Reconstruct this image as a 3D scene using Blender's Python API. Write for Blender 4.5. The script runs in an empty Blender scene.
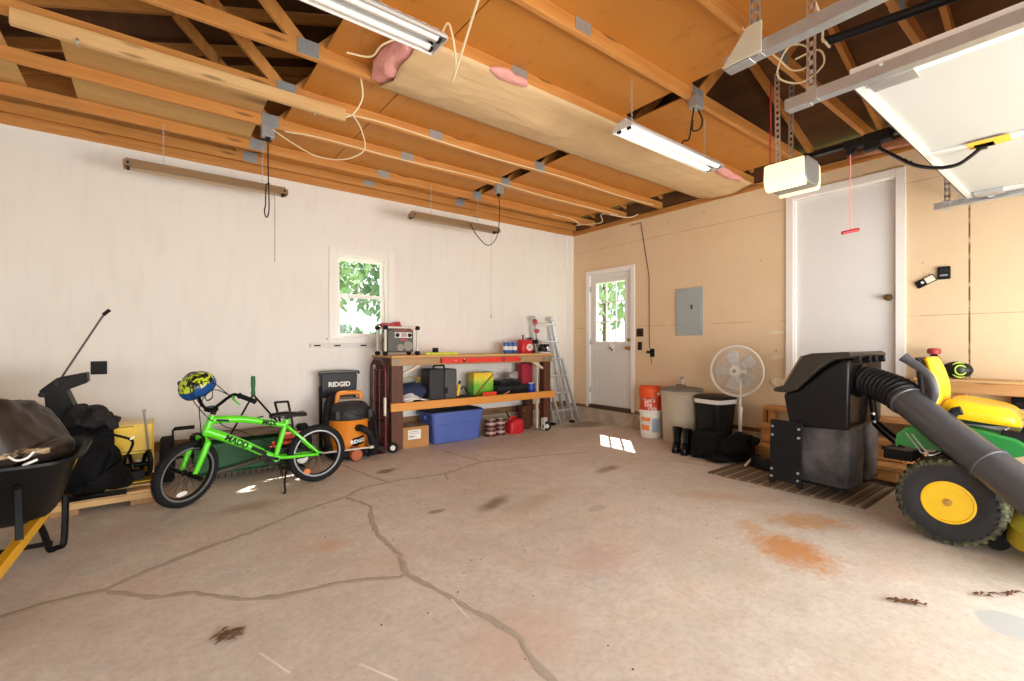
import bpy, bmesh, math, random
from mathutils import Vector, Matrix, Euler
S = bpy.context.scene
COL = S.collection
PI = math.pi
rnd = random.Random(7)
def rad(*a): return tuple(math.radians(x) for x in a)

# ---------------------------------------------------------------- camera, sky, sun, daylight, exposure
cam_d = bpy.data.cameras.new('camera'); cam = bpy.data.objects.new('camera', cam_d); COL.objects.link(cam)
S.camera = cam
cam.location = (0, 0, 1.21)
cam.rotation_euler = (PI/2, 0, math.radians(52.39-90))
cam_d.sensor_width = 36; cam_d.lens = 36*466/1024; cam_d.shift_y = 4.0/1024
cam_d.clip_start = .02; cam_d.clip_end = 200
W = bpy.data.worlds.new('sky'); S.world = W; W.use_nodes = True
wn = W.node_tree.nodes; bg = wn['Background']
bg.inputs['Color'].default_value = (.93, .97, 1, 1); bg.inputs['Strength'].default_value = 2.0
def light(name, kind, loc, rot, energy, color=(1, 1, 1), size=None, size_y=None):
    d = bpy.data.lights.new(name, kind); d.energy = energy; d.color = color
    if kind == 'AREA':
        d.shape = 'RECTANGLE'; d.size = size; d.size_y = size_y
    elif kind == 'POINT': d.shadow_soft_size = size
    o = bpy.data.objects.new(name, d); COL.objects.link(o); o.location = loc; o.rotation_euler = rot
    return o
sun = light('sun', 'SUN', (8, 8, 12), (0, 0, 0), 13, (1, .95, .86))
sun.rotation_euler = Vector((1.04, .96, 1.73)).to_track_quat('Z', 'Y').to_euler(); sun.data.angle = .009
# area lamps standing in for bay daylight; left bay opened for its light
light('daylight_right_bay', 'AREA', (3.58, -1.72, .80), (PI/2, 0, 0), 132, (1, .972, .935), 2.5, 1.4)
light('added_light_left_bay', 'AREA', (.40, -1.72, .95), (PI/2, 0, 0), 82, (1, .972, .935), 2.5, 1.7)
vs = S.view_settings; vs.view_transform = 'Standard'; vs.look = 'None'; vs.exposure = .42; vs.gamma = 1; vs.use_curve_mapping = False
try:
    S.cycles.use_denoising = True; S.cycles.max_bounces = 10; S.cycles.diffuse_bounces = 6; S.cycles.transparent_max_bounces = 12
    S.cycles.sample_clamp_indirect = 6
except Exception: pass

# ---------------------------------------------------------------- helpers
class MB:
    """collects shapes into one mesh; M is the current transform"""
    def __init__(s): s.v = []; s.f = []; s.mi = []; s.k = 0; s.M = None
    def add(s, vs, fs):
        o = len(s.v)
        for p in vs:
            p = Vector(p); s.v.append(s.M @ p if s.M else p)
        for f in fs: s.f.append(tuple(i+o for i in f)); s.mi.append(s.k)
        return s
    def box(s, c, d, rot=None):
        x, y, z = (a/2 for a in d)
        vs = [Vector(p) for p in ((-x,-y,-z),(x,-y,-z),(x,y,-z),(-x,y,-z),(-x,-y,z),(x,-y,z),(x,y,z),(-x,y,z))]
        if rot:
            E_ = Euler(rad(*rot)); vs = [E_.to_matrix() @ p for p in vs]
        return s.add([p+Vector(c) for p in vs], [(0,3,2,1),(4,5,6,7),(0,1,5,4),(1,2,6,5),(2,3,7,6),(3,0,4,7)])
    def bb(s, a, b):
        return s.box([(p+q)/2 for p, q in zip(a, b)], [abs(q-p) for p, q in zip(a, b)])
    def beam(s, p0, p1, w, t, up=(0, 0, 1)):
        """bar from p0 to p1, w across and t along up"""
        p0, p1 = Vector(p0), Vector(p1); d = (p1-p0).normalized(); u = Vector(up)
        sd = d.cross(u).normalized(); u = sd.cross(d); r = []
        for p in (p0, p1):
            for a, b in ((-1,-1),(1,-1),(1,1),(-1,1)): r.append(p+sd*a*w/2+u*b*t/2)
        return s.add(r, [(3,2,1,0),(4,5,6,7),(0,1,5,4),(1,2,6,5),(2,3,7,6),(3,0,4,7)])
    def rings(s, R, cap=True, closed=False):
        n = len(R[0]); vs = [p for r in R for p in r]; fs = []
        m = len(R)
        for i in range(m if closed else m-1):
            a, b = i*n, ((i+1) % m)*n
            for j in range(n): fs.append((a+j, a+(j+1) % n, b+(j+1) % n, b+j))
        if cap and not closed: fs.append(tuple(range(n))[::-1]); fs.append(tuple((m-1)*n+j for j in range(n)))
        return s.add(vs, fs)
    def cyl(s, p0, p1, r0, r1=None, n=14, cap=True):
        return s.tube([p0, p1], [r0, r0 if r1 is None else r1], n, cap=cap)
    def tube(s, P, r, n=8, closed=False, cap=True, sm=0, flat=1, up=None):
        P = [Vector(p) for p in P]
        if not isinstance(r, (list, tuple)): r = [r]*len(P)
        if sm:
            Q, rr = [], []; m = len(P); rng = range(m if closed else m-1)
            for i in rng:
                a = P[(i-1) % m] if (closed or i > 0) else P[0]*2-P[1]
                b, c = P[i], P[(i+1) % m]
                d = P[(i+2) % m] if (closed or i+2 < m) else P[-1]*2-P[-2]
                for k in range(sm):
                    t = k/sm; t2 = t*t; t3 = t2*t
                    Q.append(.5*(2*b+(c-a)*t+(2*a-5*b+4*c-d)*t2+(3*b-a-3*c+d)*t3)); rr.append(r[i]*(1-t)+r[(i+1) % m]*t)
            if not closed: Q.append(P[-1]); rr.append(r[-1])
            P, r = Q, rr
        m = len(P); R = []; N = None
        for i, p in enumerate(P):
            a = P[(i-1) % m] if (closed or i) else p; b = P[(i+1) % m] if (closed or i < m-1) else p
            d = (b-a).normalized() if (b-a).length > 1e-9 else Vector((0, 0, 1))
            if N is None:
                N = Vector(up) if up else (Vector((0, 0, 1)) if abs(d.z) < .9 else Vector((1, 0, 0)))
            N = (N-d*N.dot(d)).normalized(); B = d.cross(N)
            R.append([p+(N*math.cos(2*PI*j/n)*flat+B*math.sin(2*PI*j/n))*r[i] for j in range(n)])
        return s.rings(R, cap, closed)
    def lathe(s, prof, at=(0, 0, 0), n=24, axis=(0, 0, 1), cap=True, sc=(1, 1)):
        q = Vector((0, 0, 1)).rotation_difference(Vector(axis)).to_matrix(); at = Vector(at)
        return s.rings([[at+q @ Vector((r*math.cos(2*PI*j/n)*sc[0], r*math.sin(2*PI*j/n)*sc[1], z)) for j in range(n)] for r, z in prof], cap)
    def torus(s, at, R, r, axis=(0, 0, 1), n=32, m=10, sq=1):
        prof = []
        q = Vector((0, 0, 1)).rotation_difference(Vector(axis)).to_matrix(); at = Vector(at); rg = []
        for i in range(n):
            a = 2*PI*i/n
            rg.append([at+q @ Vector(((R+r*math.cos(2*PI*j/m))*math.cos(a), (R+r*math.cos(2*PI*j/m))*math.sin(a), r*sq*math.sin(2*PI*j/m))) for j in range(m)])
        return s.rings(rg, closed=True)
    def prism(s, pts, ax, lo, hi):
        def mp(a, b, t): return (t, a, b) if ax == 'x' else (a, t, b) if ax == 'y' else (a, b, t)
        return s.rings([[mp(a, b, lo) for a, b in pts], [mp(a, b, hi) for a, b in pts]])
    def sph(s, c, r, n=16, m=10, z0=-1, z1=1, rot=None, pw=1):
        if not isinstance(r, (list, tuple)): r = (r, r, r)
        E_ = Euler(rad(*rot)).to_matrix() if rot else Matrix.Identity(3); c = Vector(c); R = []
        t0, t1 = math.asin(z0), math.asin(z1)
        for i in range(m+1):
            t = t0+(t1-t0)*i/m; cz, sz = max(math.cos(t), 1e-3), math.sin(t)
            ring = []
            for j in range(n):
                a = 2*PI*j/n; ca, sa = math.cos(a), math.sin(a)
                if pw != 1: ca = math.copysign(abs(ca)**pw, ca); sa = math.copysign(abs(sa)**pw, sa)
                ring.append(c+E_ @ Vector((r[0]*cz*ca, r[1]*cz*sa, r[2]*sz)))
            R.append(ring)
        return s.rings(R)
    def surf(s, fn, nu, nv, thick=None):
        vs = [fn(i/nu, j/nv) for i in range(nu+1) for j in range(nv+1)]
        return s.add(vs, [(i*(nv+1)+j, (i+1)*(nv+1)+j, (i+1)*(nv+1)+j+1, i*(nv+1)+j+1) for i in range(nu) for j in range(nv)])
    def build(s, name, mats, parent=None, bevel=0, smooth=True, ang=38, loc=None, solid=0, sub=0, noise=None, seg=2):
        me = bpy.data.meshes.new(name); me.from_pydata([tuple(v) for v in s.v], [], s.f)
        if not isinstance(mats, (list, tuple)): mats = [mats]
        for m in mats: me.materials.append(m)
        if len(mats) > 1: me.polygons.foreach_set('material_index', s.mi)
        if noise:
            amp, sc_, seed = noise
            from mathutils import noise as nz
            for v in me.vertices:
                k = nz.noise_vector(v.co*sc_+Vector((seed, seed*2, 0))); v.co += Vector(k)*amp
        bm = bmesh.new(); bm.from_mesh(me)
        if not solid: bmesh.ops.recalc_face_normals(bm, faces=bm.faces)
        bm.to_mesh(me); bm.free()
        if smooth:
            me.shade_smooth(); me.set_sharp_from_angle(angle=math.radians(ang))
        o = bpy.data.objects.new(name, me); COL.objects.link(o)
        if parent: o.parent = parent
        if loc: o.location = loc
        if solid:
            md = o.modifiers.new('solid', 'SOLIDIFY'); md.thickness = solid; md.offset = 0
        if sub:
            md = o.modifiers.new('sub', 'SUBSURF'); md.levels = sub; md.render_levels = sub
        if bevel:
            md = o.modifiers.new('bevel', 'BEVEL'); md.width = bevel; md.segments = seg; md.limit_method = 'ANGLE'; md.angle_limit = math.radians(40)
            md.harden_normals = False
        return o

def tag(o, label=None, cat=None, group=None, kind=None):
    if label: o['label'] = label
    if cat: o['category'] = cat
    if group: o['group'] = group
    if kind: o['kind'] = kind
    return o
def thing(name, label, cat, loc=(0, 0, 0), rz=0, group=None):
    o = bpy.data.objects.new(name, None); COL.objects.link(o); o.empty_display_size = .1
    o.location = loc; o.rotation_euler = (0, 0, math.radians(rz))
    return tag(o, label, cat, group)
def kids(o): return [c for c in bpy.data.objects if c.parent == o]
def copy_tree(o, parent=None):
    c = o.copy(); COL.objects.link(c)
    if parent: c.parent = parent
    for ch in kids(o): copy_tree(ch, c)
    return c
def place(o, loc=None, rz=None, label=None):
    if loc: o.location = loc
    if rz is not None: o.rotation_euler[2] = math.radians(rz)
    if label: o['label'] = label
    return o
def text(name, txt, size, m, parent, loc, rot, ext=.0008, bold=0, sx=1, shear=0):
    cu = bpy.data.curves.new(name, 'FONT'); cu.body = txt; cu.size = size; cu.extrude = ext; cu.offset = bold; cu.shear = shear
    cu.align_x = 'CENTER'; cu.align_y = 'CENTER'; cu.resolution_u = 3
    t = bpy.data.objects.new(name, cu); COL.objects.link(t)
    dg = bpy.context.evaluated_depsgraph_get()
    me = bpy.data.meshes.new_from_object(t.evaluated_get(dg)); me.name = name
    bpy.data.objects.remove(t); bpy.data.curves.remove(cu)
    me.materials.clear(); me.materials.append(m)
    o = bpy.data.objects.new(name, me); COL.objects.link(o); o.parent = parent
    o.location = loc; o.rotation_euler = rot if isinstance(rot, Euler) else rad(*rot); o.scale = (sx, 1, 1)
    return o

# ---------------------------------------------------------------- materials
MATS = {}
def lin(c):
    return tuple((x/12.92 if x <= .04045 else ((x+.055)/1.055)**2.4) for x in c)
def hexc(h): return lin(tuple(int(h[i:i+2], 16)/255 for i in (0, 2, 4)))
class NT:
    def __init__(s, name):
        s.m = bpy.data.materials.new(name); s.m.use_nodes = True; s.t = s.m.node_tree; s.n = s.t.nodes
        s.b = s.n['Principled BSDF']
    def node(s, ty, **k):
        n = s.n.new(ty)
        for a, v in k.items(): setattr(n, a, v)
        return n
    def put(s, sock, v):
        if hasattr(v, 'is_output') or isinstance(v, bpy.types.NodeSocket): s.t.links.new(v, sock)
        elif isinstance(v, (tuple, list)) and len(v) == 3 and sock.type == 'RGBA': sock.default_value = (*v, 1)
        else: sock.default_value = v
    def math(s, op, a, b=0, c=None, clamp=False):
        n = s.node('ShaderNodeMath', operation=op, use_clamp=clamp); s.put(n.inputs[0], a); s.put(n.inputs[1], b)
        if c is not None: s.put(n.inputs[2], c)
        return n.outputs[0]
    def mix(s, f, a, b, mode='MIX'):
        n = s.node('ShaderNodeMix', data_type='RGBA', blend_type=mode); s.put(n.inputs[0], f); s.put(n.inputs[6], a); s.put(n.inputs[7], b)
        return n.outputs[2]
    def coord(s, scale=(1, 1, 1), loc=(0, 0, 0), rot=(0, 0, 0)):
        tc = s.node('ShaderNodeTexCoord'); mp = s.node('ShaderNodeMapping')
        s.t.links.new(tc.outputs['Object'], mp.inputs[0]); mp.inputs['Scale'].default_value = scale; mp.inputs['Location'].default_value = loc
        mp.inputs['Rotation'].default_value = rot
        return mp.outputs[0]
    def xyz(s):
        tc = s.node('ShaderNodeTexCoord'); sp = s.node('ShaderNodeSeparateXYZ'); s.t.links.new(tc.outputs['Object'], sp.inputs[0]); return sp.outputs
    def noise(s, scale, vec=None, detail=4, rough=.55, dist=0):
        n = s.node('ShaderNodeTexNoise'); n.inputs['Scale'].default_value = scale; n.inputs['Detail'].default_value = detail
        n.inputs['Roughness'].default_value = rough; n.inputs['Distortion'].default_value = dist
        s.t.links.new(vec if vec is not None else s.coord(), n.inputs['Vector']); return n.outputs['Fac']
    def ramp(s, f, stops):
        n = s.node('ShaderNodeValToRGB'); s.put(n.inputs[0], f); e = n.color_ramp.elements
        while len(e) > len(stops): e.remove(e[-1])
        while len(e) < len(stops): e.new(1)
        for x, (p, c) in zip(e, stops): x.position = p; x.color = (*(c if isinstance(c, (tuple, list)) else (c, c, c)), 1)
        return n.outputs[0]
    def bump(s, h, st=.3, d=.02):
        n = s.node('ShaderNodeBump'); n.inputs['Strength'].default_value = st; n.inputs['Distance'].default_value = d
        s.t.links.new(h, n.inputs['Height']); s.t.links.new(n.outputs[0], s.b.inputs['Normal'])
    def done(s, col=None, rough=None, metal=None, spec=None):
        if col is not None: s.put(s.b.inputs['Base Color'], col)
        if rough is not None: s.put(s.b.inputs['Roughness'], rough)
        if metal is not None: s.b.inputs['Metallic'].default_value = metal
        if spec is not None: s.b.inputs['Specular IOR Level'].default_value = spec
        return s.m
def mat(name, h, rough=.55, metal=0, var=.12, scale=9, bump=0, bscale=60, spec=None, coat=0, emit=0):
    """plain material with a little procedural variation"""
    if name in MATS: return MATS[name]
    t = NT(name); c = hexc(h)
    if spec is None and max(c) < .06: spec = .22
    f = t.noise(scale, detail=5)
    col = t.mix(f, tuple(max(0, x*(1-var)) for x in c), tuple(min(1, x*(1+var)) for x in c))
    if bump: t.bump(t.noise(bscale, detail=3), bump, .004)
    if coat: t.b.inputs['Coat Weight'].default_value = coat
    if emit:
        t.b.inputs['Emission Color'].default_value = (*c, 1); t.b.inputs['Emission Strength'].default_value = emit
    r = t.math('MULTIPLY_ADD', f, .16, rough-.08, clamp=True)
    MATS[name] = t.done(col, r, metal, spec); return MATS[name]
def wood(name, h1, h2, axis='x', rough=.65, knots=True, gs=1.0):
    if name in MATS: return MATS[name]
    t = NT(name); sc = {'x': (.9, 14, 14), 'y': (14, .9, 14), 'z': (14, 14, .9)}[axis]
    v = t.coord(tuple(a*gs for a in sc)); g = t.noise(1.6, v, 5, .6, .6); g2 = t.noise(7, v, 3, .5)
    col = t.mix(t.ramp(g, [(.3, 0), (.72, 1)]), hexc(h1), hexc(h2))
    col = t.mix(t.math('MULTIPLY', g2, .25), col, tuple(x*.55 for x in hexc(h1)))
    if knots:
        vo = t.node('ShaderNodeTexVoronoi'); vo.inputs['Scale'].default_value = 1
        k = {'x': (2.2, 12, 12), 'y': (12, 2.2, 12), 'z': (12, 12, 2.2)}[axis]
        t.t.links.new(t.coord(tuple(a*gs*.8 for a in k)), vo.inputs['Vector'])
        col = t.mix(t.ramp(vo.outputs['Distance'], [(.07, .75), (.16, 0)]), col, tuple(x*.3 for x in hexc(h1)))
    t.bump(g, .12, .004)
    MATS[name] = t.done(col, rough); return MATS[name]
def glass(name, tint=(1, 1, 1), gl=.07):
    t = NT(name); tr = t.node('ShaderNodeBsdfTransparent'); tr.inputs[0].default_value = (*tint, 1)
    g = t.node('ShaderNodeBsdfGlossy'); g.inputs['Roughness'].default_value = .02
    mx = t.node('ShaderNodeMixShader'); mx.inputs[0].default_value = gl
    t.t.links.new(tr.outputs[0], mx.inputs[1]); t.t.links.new(g.outputs[0], mx.inputs[2]); t.t.links.new(mx.outputs[0], t.n['Material Output'].inputs['Surface'])
    return t.m

white_trim = mat('white_trim', 'F1EEE9', .45, var=.03)
black_pl = mat('black_plastic', '171718', .5, var=.25)
dark_pl = mat('dark_grey_plastic', '29292C', .42, var=.2)
black_metal = mat('black_metal', '121213', .4, .3, var=.2)
rubber = mat('rubber', '1B1B1C', .8, var=.25, bump=.2)
steel = mat('galvanised_steel', 'C9CBCC', .38, .85, var=.12, scale=30)
alum = mat('aluminium', 'D3D5D6', .35, .8, var=.06)
yellow = mat('tractor_yellow', 'F5C918', .35, var=.06, coat=.3)
green = mat('tractor_green', '1E7A33', .35, var=.08, coat=.3)
red_pl = mat('red_plastic', 'C8202A', .42, var=.1)
stud = wood('stud_wood', 'BC7A35', 'D69A52')
stud_y = wood('stud_wood_across', 'BC7A35', 'D69A52', 'y')
stud_z = wood('stud_wood_upright', 'BC7A35', 'D69A52', 'z')
pine = wood('pine_wood', 'CFA268', 'E2BD85')
plate_m = mat('gusset_steel', 'A9ACAD', .45, .5, var=.2, scale=40)
# floor marks: (x, y, radius x, radius y, turn, noise scale, threshold low, high, colour, amount)
STAINS = [
 (2.97, 1.17, .60, .42, 62, 22, .75, .98, 'C98A50', .9), (3.55, 1.28, .70, .40, -50, 24, .82, 1.02, 'C69362', .8), (3.15, 1.50, .35, .25, 10, 24, .88, 1.06, 'CC9F70', .55),
 (2.07, 2.90, .42, .16, 25, 5, .62, .95, '7C6142', .8), (3.50, 3.02, .42, .14, 10, 6, .62, .95, '7D6753', .75),
 (1.77, 4.27, .22, .12, 20, 7, .62, .85, '6F5948', .8), (1.63, 3.01, .13, .07, 0, 7, .6, .85, '7C6350', .7),
 (2.35, 2.75, .8, .22, 20, 3, .62, 1.0, 'B39A72', .5), (2.0, 1.8, .6, .5, 10, 14, .70, 1.0, 'BF948C', .4),
 (.85, 2.90, .28, .22, 0, 6, .65, 1.0, 'CDA070', .5), (.55, 3.95, .5, .25, 0, 4, .62, 1.0, '9B8270', .6),
 (5.2, 4.9, .75, .35, 0, 4, .55, .8, '8A7360', .7), (2.93, .28, .14, .12, 20, 2, .35, .45, 'B3B6B6', .9),
 (1.2, 1.5, .7, .5, 0, 12, .70, 1.05, 'CFA69A', .4), (.1, 4.35, .4, .2, 0, 5, .65, 1.0, '8D7763', .6),
 (2.6, 2.35, .16, .1, 0, 9, .6, .8, 'A79A8B', .5), (3.6, 1.9, .9, .3, -50, 3, .7, 1.1, 'C39E7B', .5),
]
CRACKS = [
 ([(-.95, 2.94), (-.538, 3.027), (-.349, 3.055), (-.187, 3.044), (-.013, 3.166), (.219, 3.295), (.493, 3.396), (.841, 3.601), (1.207, 3.738)], 0.0390),
 ([(-.187, 3.044), (-.088, 2.909), (.026, 2.787), (.163, 2.751), (.326, 2.534), (.482, 2.448), (.755, 2.416), (1.018, 2.277), (1.06, 2.271)], 0.0374),
 ([(1.207, 3.738), (1.3, 3.4), (1.22, 3.235), (1.132, 2.864), (1.125, 2.515), (1.06, 2.271), (1.112, 2.02), (1.148, 1.848), (1.186, 1.624), (1.19, 1.492), (1.147, 1.317), (1.11, 1.1), (1.0, .8)], 0.0328),
 ([(1.207, 3.738), (1.396, 3.885), (1.747, 3.907), (2.161, 3.831), (2.668, 4.003), (3.327, 3.821), (3.897, 3.619)], 0.0328),
 ([(1.5, 4.75), (1.594, 4.104), (1.638, 3.915)], 0.0234), ([(2.608, 4.738), (2.64, 4.4), (2.697, 4.02)], 0.0234),
 ([(2.161, 3.831), (2.087, 3.645)], 0.0234), ([(3.95, 3.233), (4.299, 2.746), (4.401, 2.373)], 0.0094),
]
# ---------------------------------------------------------------- the room
WX, WY = 5.484, 5.471          # inner faces of the tan wall and the white wall
ZB, ZT = .25, 2.985            # bottom and top of the wallboard
LX, FY = -1.6, -1.75           # the far left wall and the garage door wall
def wall_faces(name, axis, at, th, lo, hi, z0, z1, holes, m):
    """a wall slab with rectangular holes (a0, a1, z0, z1); axis 'x' means the wall lies in a plane x = at"""
    us = sorted({lo, hi, *[h[0] for h in holes], *[h[1] for h in holes]}); zs = sorted({z0, z1, *[h[2] for h in holes], *[h[3] for h in holes]})
    b = MB()
    for i in range(len(us)-1):
        for j in range(len(zs)-1):
            cu, cz = (us[i]+us[i+1])/2, (zs[j]+zs[j+1])/2
            if any(h[0] < cu < h[1] and h[2] < cz < h[3] for h in holes): continue
            if axis == 'x': b.bb((at, us[i], zs[j]), (at+th, us[i+1], zs[j+1]))
            else: b.bb((us[i], at, zs[j]), (us[i+1], at+th, zs[j+1]))
    return tag(b.build(name, m, smooth=False), kind='structure')

# concrete floor with its stains
t = NT('concrete_floor')
n1 = t.noise(1.1, detail=6); n2 = t.noise(7, detail=7, rough=.65); n3 = t.noise(45, detail=4)
col = t.mix(t.ramp(n1, [(.3, 0), (.7, 1)]), hexc('CDC2B5'), hexc('E2D9CF'))
col = t.mix(t.math('MULTIPLY', t.ramp(n2, [(.35, 0), (.75, 1)]), .5), col, hexc('B8A798'))
col = t.mix(t.math('MULTIPLY', t.ramp(t.noise(2.3, t.coord(loc=(4, 2, 0)), 5), [(.5, 0), (.72, 1)]), .35), col, hexc('D6B3A0'))
col = t.mix(t.math('MULTIPLY', t.ramp(t.noise(30, detail=6, rough=.7), [(.45, 0), (.7, 1)]), .4), col, hexc('A8968A'))
col = t.mix(t.math('MULTIPLY', t.ramp(t.noise(26, t.coord(loc=(9, 1, 0)), 5, .7), [(.55, 0), (.75, 1)]), .3), col, hexc('F0EAE2'))
col = t.mix(t.math('MULTIPLY', t.ramp(t.noise(90, detail=2), [(.66, 0), (.72, 1)]), .35), col, hexc('7D6C5F'))
def ell(cx, cy, rx, ry, rz, ns, lo, hi):
    """a soft worn blotch on the floor, broken by noise"""
    v = t.coord((1/rx, 1/ry, 0), rot=(0, 0, 0))
    mp = v.node; mp.vector_type = 'TEXTURE'; mp.inputs['Location'].default_value = (cx, cy, 0); mp.inputs['Rotation'].default_value = (0, 0, math.radians(rz)); mp.inputs['Scale'].default_value = (rx, ry, 1e3)
    ln = t.node('ShaderNodeVectorMath', operation='LENGTH'); t.t.links.new(v, ln.inputs[0])
    d = t.ramp(ln.outputs['Value'], [(.1, 1), (1, 0)])
    nn = t.noise(ns, detail=6, rough=.7)
    if ns > 20: nn = t.math('ADD', t.math('MULTIPLY', nn, .62), t.math('MULTIPLY', t.noise(6, t.coord((1, 2.2, 1), rot=(0, 0, .7)), 5), .4))
    return t.ramp(t.math('MULTIPLY_ADD', d, .6 if ns > 20 else .75, t.math('MULTIPLY', nn, .9 if ns > 20 else .6)), [(lo, 0), (hi, 1)])
for (cx, cy, rx, ry, rz, ns, lo, hi, c, a) in STAINS:
    col = t.mix(t.math('MULTIPLY', ell(cx, cy, rx, ry, rz, ns, lo, hi), a), col, hexc(c))
t.bump(t.math('ADD', n2, t.math('MULTIPLY', n3, .4)), .16, .01)
concrete = t.done(col, t.math('MULTIPLY_ADD', n2, .3, .42), spec=.35)
floor = tag(MB().bb((LX, FY-.15, -.12), (WX+.15, WY+.15, 0)).build('floor', concrete, smooth=False), kind='structure')
seal = mat('crack_filler', 'AFA294', .75, var=.18, scale=14)
def crack(pts, w):
    """a band of filler troweled over a crack"""
    r2 = random.Random(len(pts)*7+int(w*1e4)); b = MB(); P = []
    for (a, c), (d, e) in zip(pts, pts[1:]):
        L = math.hypot(d-a, e-c); n = max(2, int(L/.05))
        for i in range(n):
            f = i/n; P.append((a+(d-a)*f+r2.uniform(-1, 1)*.008, c+(e-c)*f+r2.uniform(-1, 1)*.008))
    P.append(pts[-1]); vs = []; fs = []
    for i, p in enumerate(P):
        a, c = P[max(0, i-1)], P[min(len(P)-1, i+1)]; dx, dy = c[0]-a[0], c[1]-a[1]; L = math.hypot(dx, dy) or 1
        ww = w*r2.uniform(.6, 1.3)*(1 if 0 < i < len(P)-1 else .3)/2
        vs += [(p[0]-dy/L*ww, p[1]+dx/L*ww, .001), (p[0]-dy/L*ww*.5, p[1]+dx/L*ww*.5, .0022), (p[0]+dy/L*ww*.5, p[1]-dx/L*ww*.5, .0022), (p[0]+dy/L*ww, p[1]-dx/L*ww, .001)]
        if i:
            k = 4*i
            for j in range(3): fs.append((k-4+j, k-3+j, k+1+j, k+j))
    b.add(vs, fs); o = b.build('crack_filler', seal, floor); return tag(o, kind='structure')
for pts, w in CRACKS: crack(pts, w)

# tan unpainted wallboard with its taped joints, nail heads and spackle
def lines(t, coord, pos, w):
    f = None
    for p in pos:
        d = t.math('ABSOLUTE', t.math('SUBTRACT', coord, p)); k = t.math('LESS_THAN', d, w)
        f = k if f is None else t.math('MAXIMUM', f, k)
    return f
t = NT('tan_wallboard'); o_ = t.xyz()
n = t.noise(1.3, detail=4)
col = t.mix(n, hexc('DEC29B'), hexc('EAD4B3'))
col = t.mix(t.math('MULTIPLY', t.noise(14, detail=3), .12), col, hexc('B8946A'))
jt = t.math('MAXIMUM', lines(t, o_[2], [1.47, 2.69], .004), lines(t, o_[1], [.763, 3.2-.0], .0))
brk = t.ramp(t.noise(9, detail=4), [(.38, 0), (.5, 1)])
col = t.mix(t.math('MULTIPLY', jt, t.math('MULTIPLY', brk, .45)), col, hexc('8A6A48'))
vj = t.math('MULTIPLY', lines(t, o_[1], [.763, -.45], .006), t.math('LESS_THAN', o_[2], 2.69))
col = t.mix(t.math('MULTIPLY', vj, t.ramp(t.noise(16, detail=4), [(.3, .3), (.5, 1)])), col, hexc('6B5238'))
vo = t.node('ShaderNodeTexVoronoi'); vo.inputs['Scale'].default_value = 3.2; t.t.links.new(t.coord(), vo.inputs['Vector'])
col = t.mix(t.ramp(vo.outputs['Distance'], [(.035, .6), (.05, 0)]), col, hexc('A88258'))
tan = t.done(col, .75, spec=.25)
D1 = (4.27, 5.12, ZB, 2.315); D2 = (1.235, 2.14, .70, 2.785)
wall_right = wall_faces('wall_right', 'x', WX, .13, FY, WY+.13, ZB, ZT, [D1, D2], tan)
# white painted wall
t = NT('white_wall'); n = t.noise(.9, detail=4); n2 = t.noise(4, t.coord((3, 1, .5)), 5)
col = t.mix(n, hexc('E8E3DB'), hexc('F2EFE9')); col = t.mix(t.math('MULTIPLY', t.ramp(n2, [(.5, 0), (.8, 1)]), .22), col, hexc('CFC8BE'))
whitew = t.done(col, .6, spec=.3)
WN = (1.66, 2.285, 1.275, 2.255)
wall_back = wall_faces('wall_back', 'y', WY, .14, LX-.15, WX, ZB, ZT, [WN], whitew)
wall_faces('wall_left', 'x', LX-.13, .13, FY, WY, 0, ZT, [], whitew)
wall_faces('wall_front', 'y', FY-.14, .14, LX-.13, WX+.13, 0, ZT+.1, [(-.92, 1.72, 0, 2.16), (2.26, 4.90, 0, 2.16)], whitew)
t = NT('curb_concrete'); n = t.noise(6, detail=7, rough=.7)
curb_m = t.done(t.mix(t.ramp(n, [(.3, 0), (.7, 1)]), hexc('A3937F'), hexc('C9BCA9')), .85)
t.bump(n, .4, .02)
curb = MB(); curb.bb((LX, WY-.02, 0), (WX, WY+.13, ZB-.04)); curb.bb((WX-.02, FY, 0), (WX+.13, WY+.13, ZB-.04))
tag(curb.build('baseboard_curb', curb_m, smooth=False), kind='structure')
sill_m = wood('sill_wood', '7C5A36', '99744A'); 
b = MB(); b.bb((LX, WY-.006, ZB-.045), (WX-.02, WY+.1, ZB+.05)); tag(b.build('baseboard_back', sill_m, smooth=False), kind='structure')
b = MB(); b.bb((WX-.008, FY, ZB-.045), (WX+.1, 4.23, ZB+.004)); b.bb((WX-.008, 5.16, ZB-.045), (WX+.1, WY, ZB+.004))
tag(b.build('baseboard_right', wood('sill_wood_across', '6A4C2E', '866340', 'y'), smooth=False), kind='structure')
corner = MB().bb((5.36, WY-.018, ZB), (WX, WY, ZT)).bb((5.31, WY-.008, 2.45), (5.36, WY, ZT)).build('trim_1', white_trim, smooth=False); tag(corner, kind='structure')
# wall plates
b = MB(); b.bb((LX-.13, WY-.015, ZT), (WX+.13, WY+.13, ZT+.036)); b.bb((LX-.13, WY-.003, ZT+.039), (WX+.13, WY+.13, ZT+.075))
tag(b.build('trim_2', stud, bevel=.003), kind='structure')
b = MB(); b.bb((WX-.012, FY, ZT), (WX+.13, WY-.016, ZT+.036)); b.bb((WX, FY, ZT+.039), (WX+.13, WY-.016, ZT+.075))
tag(b.build('trim_3', stud_y, bevel=.003), kind='structure')

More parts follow.
